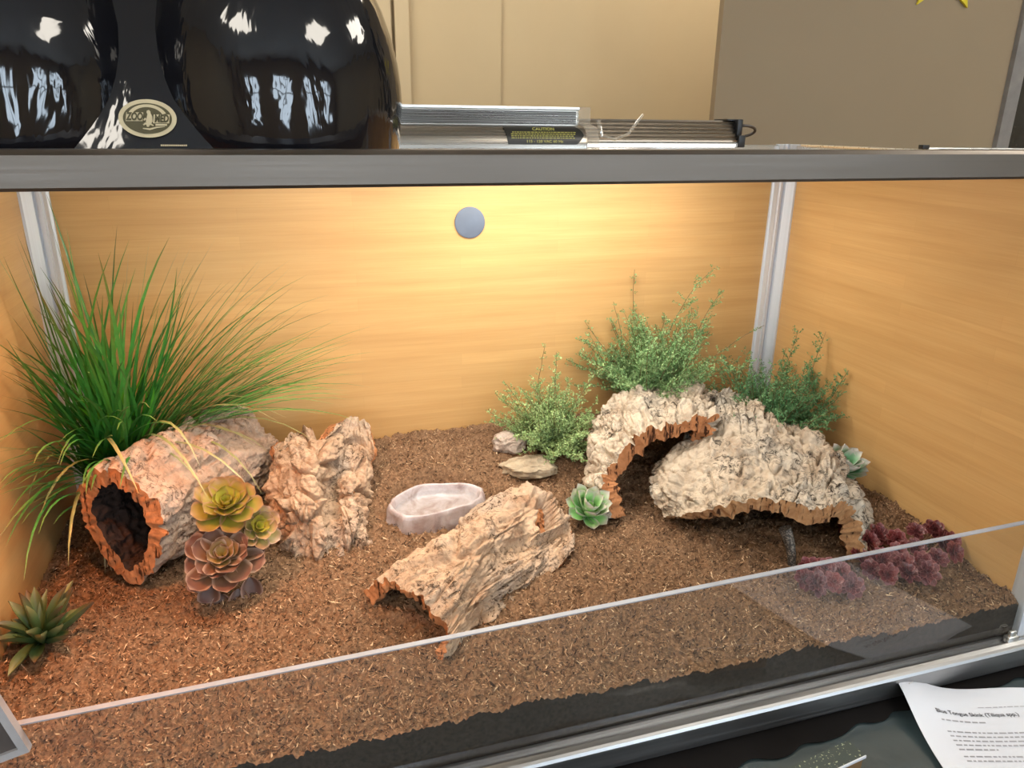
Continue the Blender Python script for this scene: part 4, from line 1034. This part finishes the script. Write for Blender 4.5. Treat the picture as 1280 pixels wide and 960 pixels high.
# thin pale screen braces on the top right
for a, b in (((1002, 180, 1.75), (1158, 185, 1.35)), ((1160, 183.5, 1.5), (1290, 186.5, 1.45))):
    p_, q_ = at(*a[:2], y=a[2]), at(*b[:2], y=b[2]); p_.z = ztop+0.003; q_.z = ztop+0.003
    mb = MB(); mb.tube([p_, q_], 0.0018, 8); mb.build('screen_brace', ALU_L, ter)
mb = MB(); q_ = at(1156, 184.5, y=1.4); mb.box(q_-Vector((0.007, 0.004, 0.002)), q_+Vector((0.004, 0.004, 0.0035)), bev=0.001); mb.build('screen_latch', BLACKP, ter)

# ------------------------------------------------------------------ things in front of the tank
# stapled document lying on the cloth with its corner up on the rail
O_ = M(1.140, 0.985, -1.13); ac = Vector((0.962, -0.272, 0)); dn = Vector((-0.272, -0.962, 0)); PW, PL = 0.216, 0.279
def paper_pt(s, t, lift=0.0):
    x = s*PW; y = t*PL
    h = 0.0035 + 0.0250*math.exp(-(x/0.050)**2-(y/0.060)**2) + 0.006*math.exp(-((x-0.16)/0.06)**2)*math.exp(-(y/0.1)**2) + 0.003*math.sin(s*4+t*2)*0.5
    p = O_+ac*x+dn*y
    return Vector((p.x, p.y, 0.7495+h+lift))
doc = thing('stapled_document', 'white printed sheets stapled at the corner lying before the bottom rail', 'document', paper_pt(0.5, 0.5))
PAP = mat_plain('white_paper', (0.55, 0.57, 0.63), 0.7, var=0.02, scale=8)
for k, lf in enumerate((0.0, -0.0014, -0.0026)):
    mb = MB(); off = (ac*0.0015-dn*0.001)*k
    top = [[paper_pt(i/50, j/60, lf)+off for j in range(61)] for i in range(51)]
    mb.grid(top); mb.grid([[p-Vector((0, 0, 0.0004)) for p in r_] for r_ in top])
    for e in ([r_[0] for r_ in top], [r_[-1] for r_ in top], top[0], top[-1]): mb.grid([e, [p-Vector((0, 0, 0.0004)) for p in e]])
    mb.build('sheet', PAP, doc, angle=0)
INK = mat_plain('print_ink', (0.06, 0.06, 0.07), 0.7); INKG = mat_plain('grey_print', (0.30, 0.30, 0.33), 0.7)
mb = MB(); vs, fs = text_mesh('Blue Tongue Skink (Tiliqua spp.)', 0.0078, 0.00012, align='LEFT')
mb.add([paper_pt(0.145+x/PW, 0.155-y/PL, 0.0006) for x, y in vs], fs); mb.build('heading', INK, doc, smooth=False)
mb = MB(); rl = random.Random(6)
def tline(s0, s1, t, hgt):
    s = s0
    while s < s1:
        w = rl.uniform(0.012, 0.04); e = min(s1, s+w)
        mb.add([paper_pt(a, b, 0.0006) for a, b in ((s, t), (e, t), (e, t-hgt), (s, t-hgt))], [(0, 1, 2, 3)]); s = e+0.008
tline(0.42, 0.95, 0.115, 0.004); tline(0.15, 0.40, 0.20, 0.007)
for t0, n, last in ((0.255, 5, 0.28), (0.375, 2, 0.8), (0.44, 6, 0.5), (0.60, 5, 0.6), (0.74, 6, 0.4)):
    for k in range(n): tline(0.145, 0.9 if k < n-1 else 0.145+0.75*last, t0+k*0.0215, 0.0065)
mb.build('printed_lines', INKG, doc, smooth=False)
mb = MB(); mb.tube([paper_pt(0.060, 0.045, 0.0008), paper_pt(0.095, 0.028, 0.0008)], 0.0005, 6); mb.build('staple', ALU_L, doc)
# small box at the table's edge of the frame
bc = at(1082, 944, z=-1.095); z0 = 0.7505
e1 = Vector((at(940, 1010, z=-1.095)-bc)); e1.z = 0; e1.normalize(); e2 = Vector((at(1078, 934, z=-1.095)-bc)); e2.z = 0
e2 = Vector((-e1.y, e1.x, 0)); e2 = e2 if e2.y > 0 else -e2
bx = thing('small_box', 'dark green box with a speckled band and white edge on the black cloth', 'box', Vector((bc.x, bc.y, z0)))
def obox(mb, c, l, w, zlo, zhi):
    v = [c+e1*a*l+e2*b*w for a, b in ((0, 0), (1, 0), (1, 1), (0, 1))]
    mb.add([Vector((p.x, p.y, z)) for z in (zlo, zhi) for p in v], [(3, 2, 1, 0), (4, 5, 6, 7), (0, 1, 5, 4), (1, 2, 6, 5), (2, 3, 7, 6), (3, 0, 4, 7)])
mb = MB(); obox(mb, bc+e1*0.002-e2*0.0+e2*0.001, 0.10, 0.020, z0, bc.z-0.003); mb.build('box_body', mat_plain('brown_card', (0.16, 0.09, 0.035), 0.5), bx, smooth=False)
mL, nt, bL = new_mat('speckled_green', 0.3, 0, (0.03, 0.05, 0.05))
nt.link(ramp(nt, tex_noise(nt, coords(nt), 330, 2), [(0.62, (0.035, 0.050, 0.048)), (0.68, (0.33, 0.37, 0.25))]), bL.inputs['Base Color'])
mb = MB(); obox(mb, bc, 0.104, 0.023, bc.z-0.003, bc.z); mb.build('lid', mL, bx, smooth=False)
mb = MB(); obox(mb, bc-e2*0.0012, 0.104, 0.0012, bc.z-0.003, bc.z+0.0004); mb.build('lid_edge', PAP, bx, smooth=False)
# rimmed plate at the left front corner, its corner reaching into the frame
yq = 0.985
A = at(37, 940, y=yq); e1 = (at(0, 882, y=yq)-A); e1.normalize(); e2 = (at(0, 954, y=yq)-A); e2.normalize()
L1, L2 = 0.085, 0.06
pl = thing('rimmed_plate', 'dark grey plate with a pale silver rim cut off at the bottom left corner', 'plate', A)
def plate(mb, a0, a1, b0, b1, y0, y1):
    v = [A+e1*a+e2*b for a, b in ((a0, b0), (a1, b0), (a1, b1), (a0, b1))]
    mb.add([p+Vector((0, y, 0)) for y in (y0, y1) for p in v], [(0, 1, 2, 3), (7, 6, 5, 4), (0, 4, 5, 1), (1, 5, 6, 2), (2, 6, 7, 3), (3, 7, 4, 0)])
mb = MB(); w = 0.0065
plate(mb, 0, L1, 0, w, 0, 0.008); plate(mb, 0, L1, L2-w, L2, 0, 0.008); plate(mb, 0, w, w, L2-w, 0, 0.008); plate(mb, L1-w, L1, w, L2-w, 0, 0.008)
mb.build('rim', mat_plain('pale_silver', (0.33, 0.32, 0.33), 0.4), pl, smooth=False)
mb = MB(); plate(mb, w, L1-w, w, L2-w, 0.003, 0.008); mb.build('face', mat_plain('plate_dark', (0.075, 0.062, 0.058), 0.35), pl, smooth=False)

# ------------------------------------------------------------------ lights
def area(name, loc, sx, sy, power, color, rot=(0, 0, 0)):
    l = bpy.data.lights.new(name, 'AREA'); l.shape = 'RECTANGLE'; l.size = sx; l.size_y = sy; l.energy = power; l.color = color
    o = bpy.data.objects.new(name, l); col.objects.link(o); o.location = loc; o.rotation_euler = rot; return o
def spot(name, loc, power, color, size, blend, rad, aim):
    l = bpy.data.lights.new(name, 'SPOT'); l.energy = power; l.color = color; l.spot_size = size; l.spot_blend = blend; l.shadow_soft_size = rad
    o = bpy.data.objects.new(name, l); col.objects.link(o); o.location = loc
    o.rotation_euler = (Vector(aim)-Vector(loc)).to_track_quat('-Z', 'Y').to_euler(); return o
area('hood_tube_light', ((hx0+hx1)/2, yh*S+0.035, ztop+0.0012), (hx1-hx0)*0.9, 0.05, 3.0, (1.0, 0.94, 0.83))
area('bar_lamp_light', ((bx0+bx1)/2, yl*S+0.035, ztop-0.001), (bx1-bx0)*0.95, 0.05, 2.4, (1.0, 0.95, 0.87))
spot('halogen_light', (cR.x, cR.y, ztop+0.05), 6.0, (1.0, 0.78, 0.50), 2.3, 0.6, 0.03, (cR.x, cR.y, 0))
spot('heat_light', (cL.x, cL.y, ztop+0.05), 18.0, (1.0, 0.36, 0.13), 2.3, 0.6, 0.03, (cL.x, cL.y, 0))
w = bpy.data.worlds.new('room_air'); scn.world = w; w.use_nodes = True
w.node_tree.nodes['Background'].inputs['Color'].default_value = (0.55, 0.6, 0.7, 1); w.node_tree.nodes['Background'].inputs['Strength'].default_value = 0.2

# ------------------------------------------------------------------ camera and view
cam = bpy.data.cameras.new('camera'); co = bpy.data.objects.new('camera', cam); col.objects.link(co)
cam.sensor_width = 36; cam.lens = F/1280*36; cam.clip_start = 0.02
m3 = R @ Matrix(((1, 0, 0), (0, -1, 0), (0, 0, -1)))
co.matrix_world = Matrix.Translation(M(0, 0, 0)) @ m3.to_4x4()
scn.camera = co
scn.view_settings.view_transform = 'Standard'; scn.view_settings.look = 'None'; scn.view_settings.gamma = 1.0
scn.view_settings.use_curve_mapping = False; scn.view_settings.exposure = 0.0
scn.cycles.use_denoising = True
scn.cycles.max_bounces = 10; scn.cycles.transparent_max_bounces = 16
for o in bpy.data.objects:
    if '_w' in o: del o['_w']
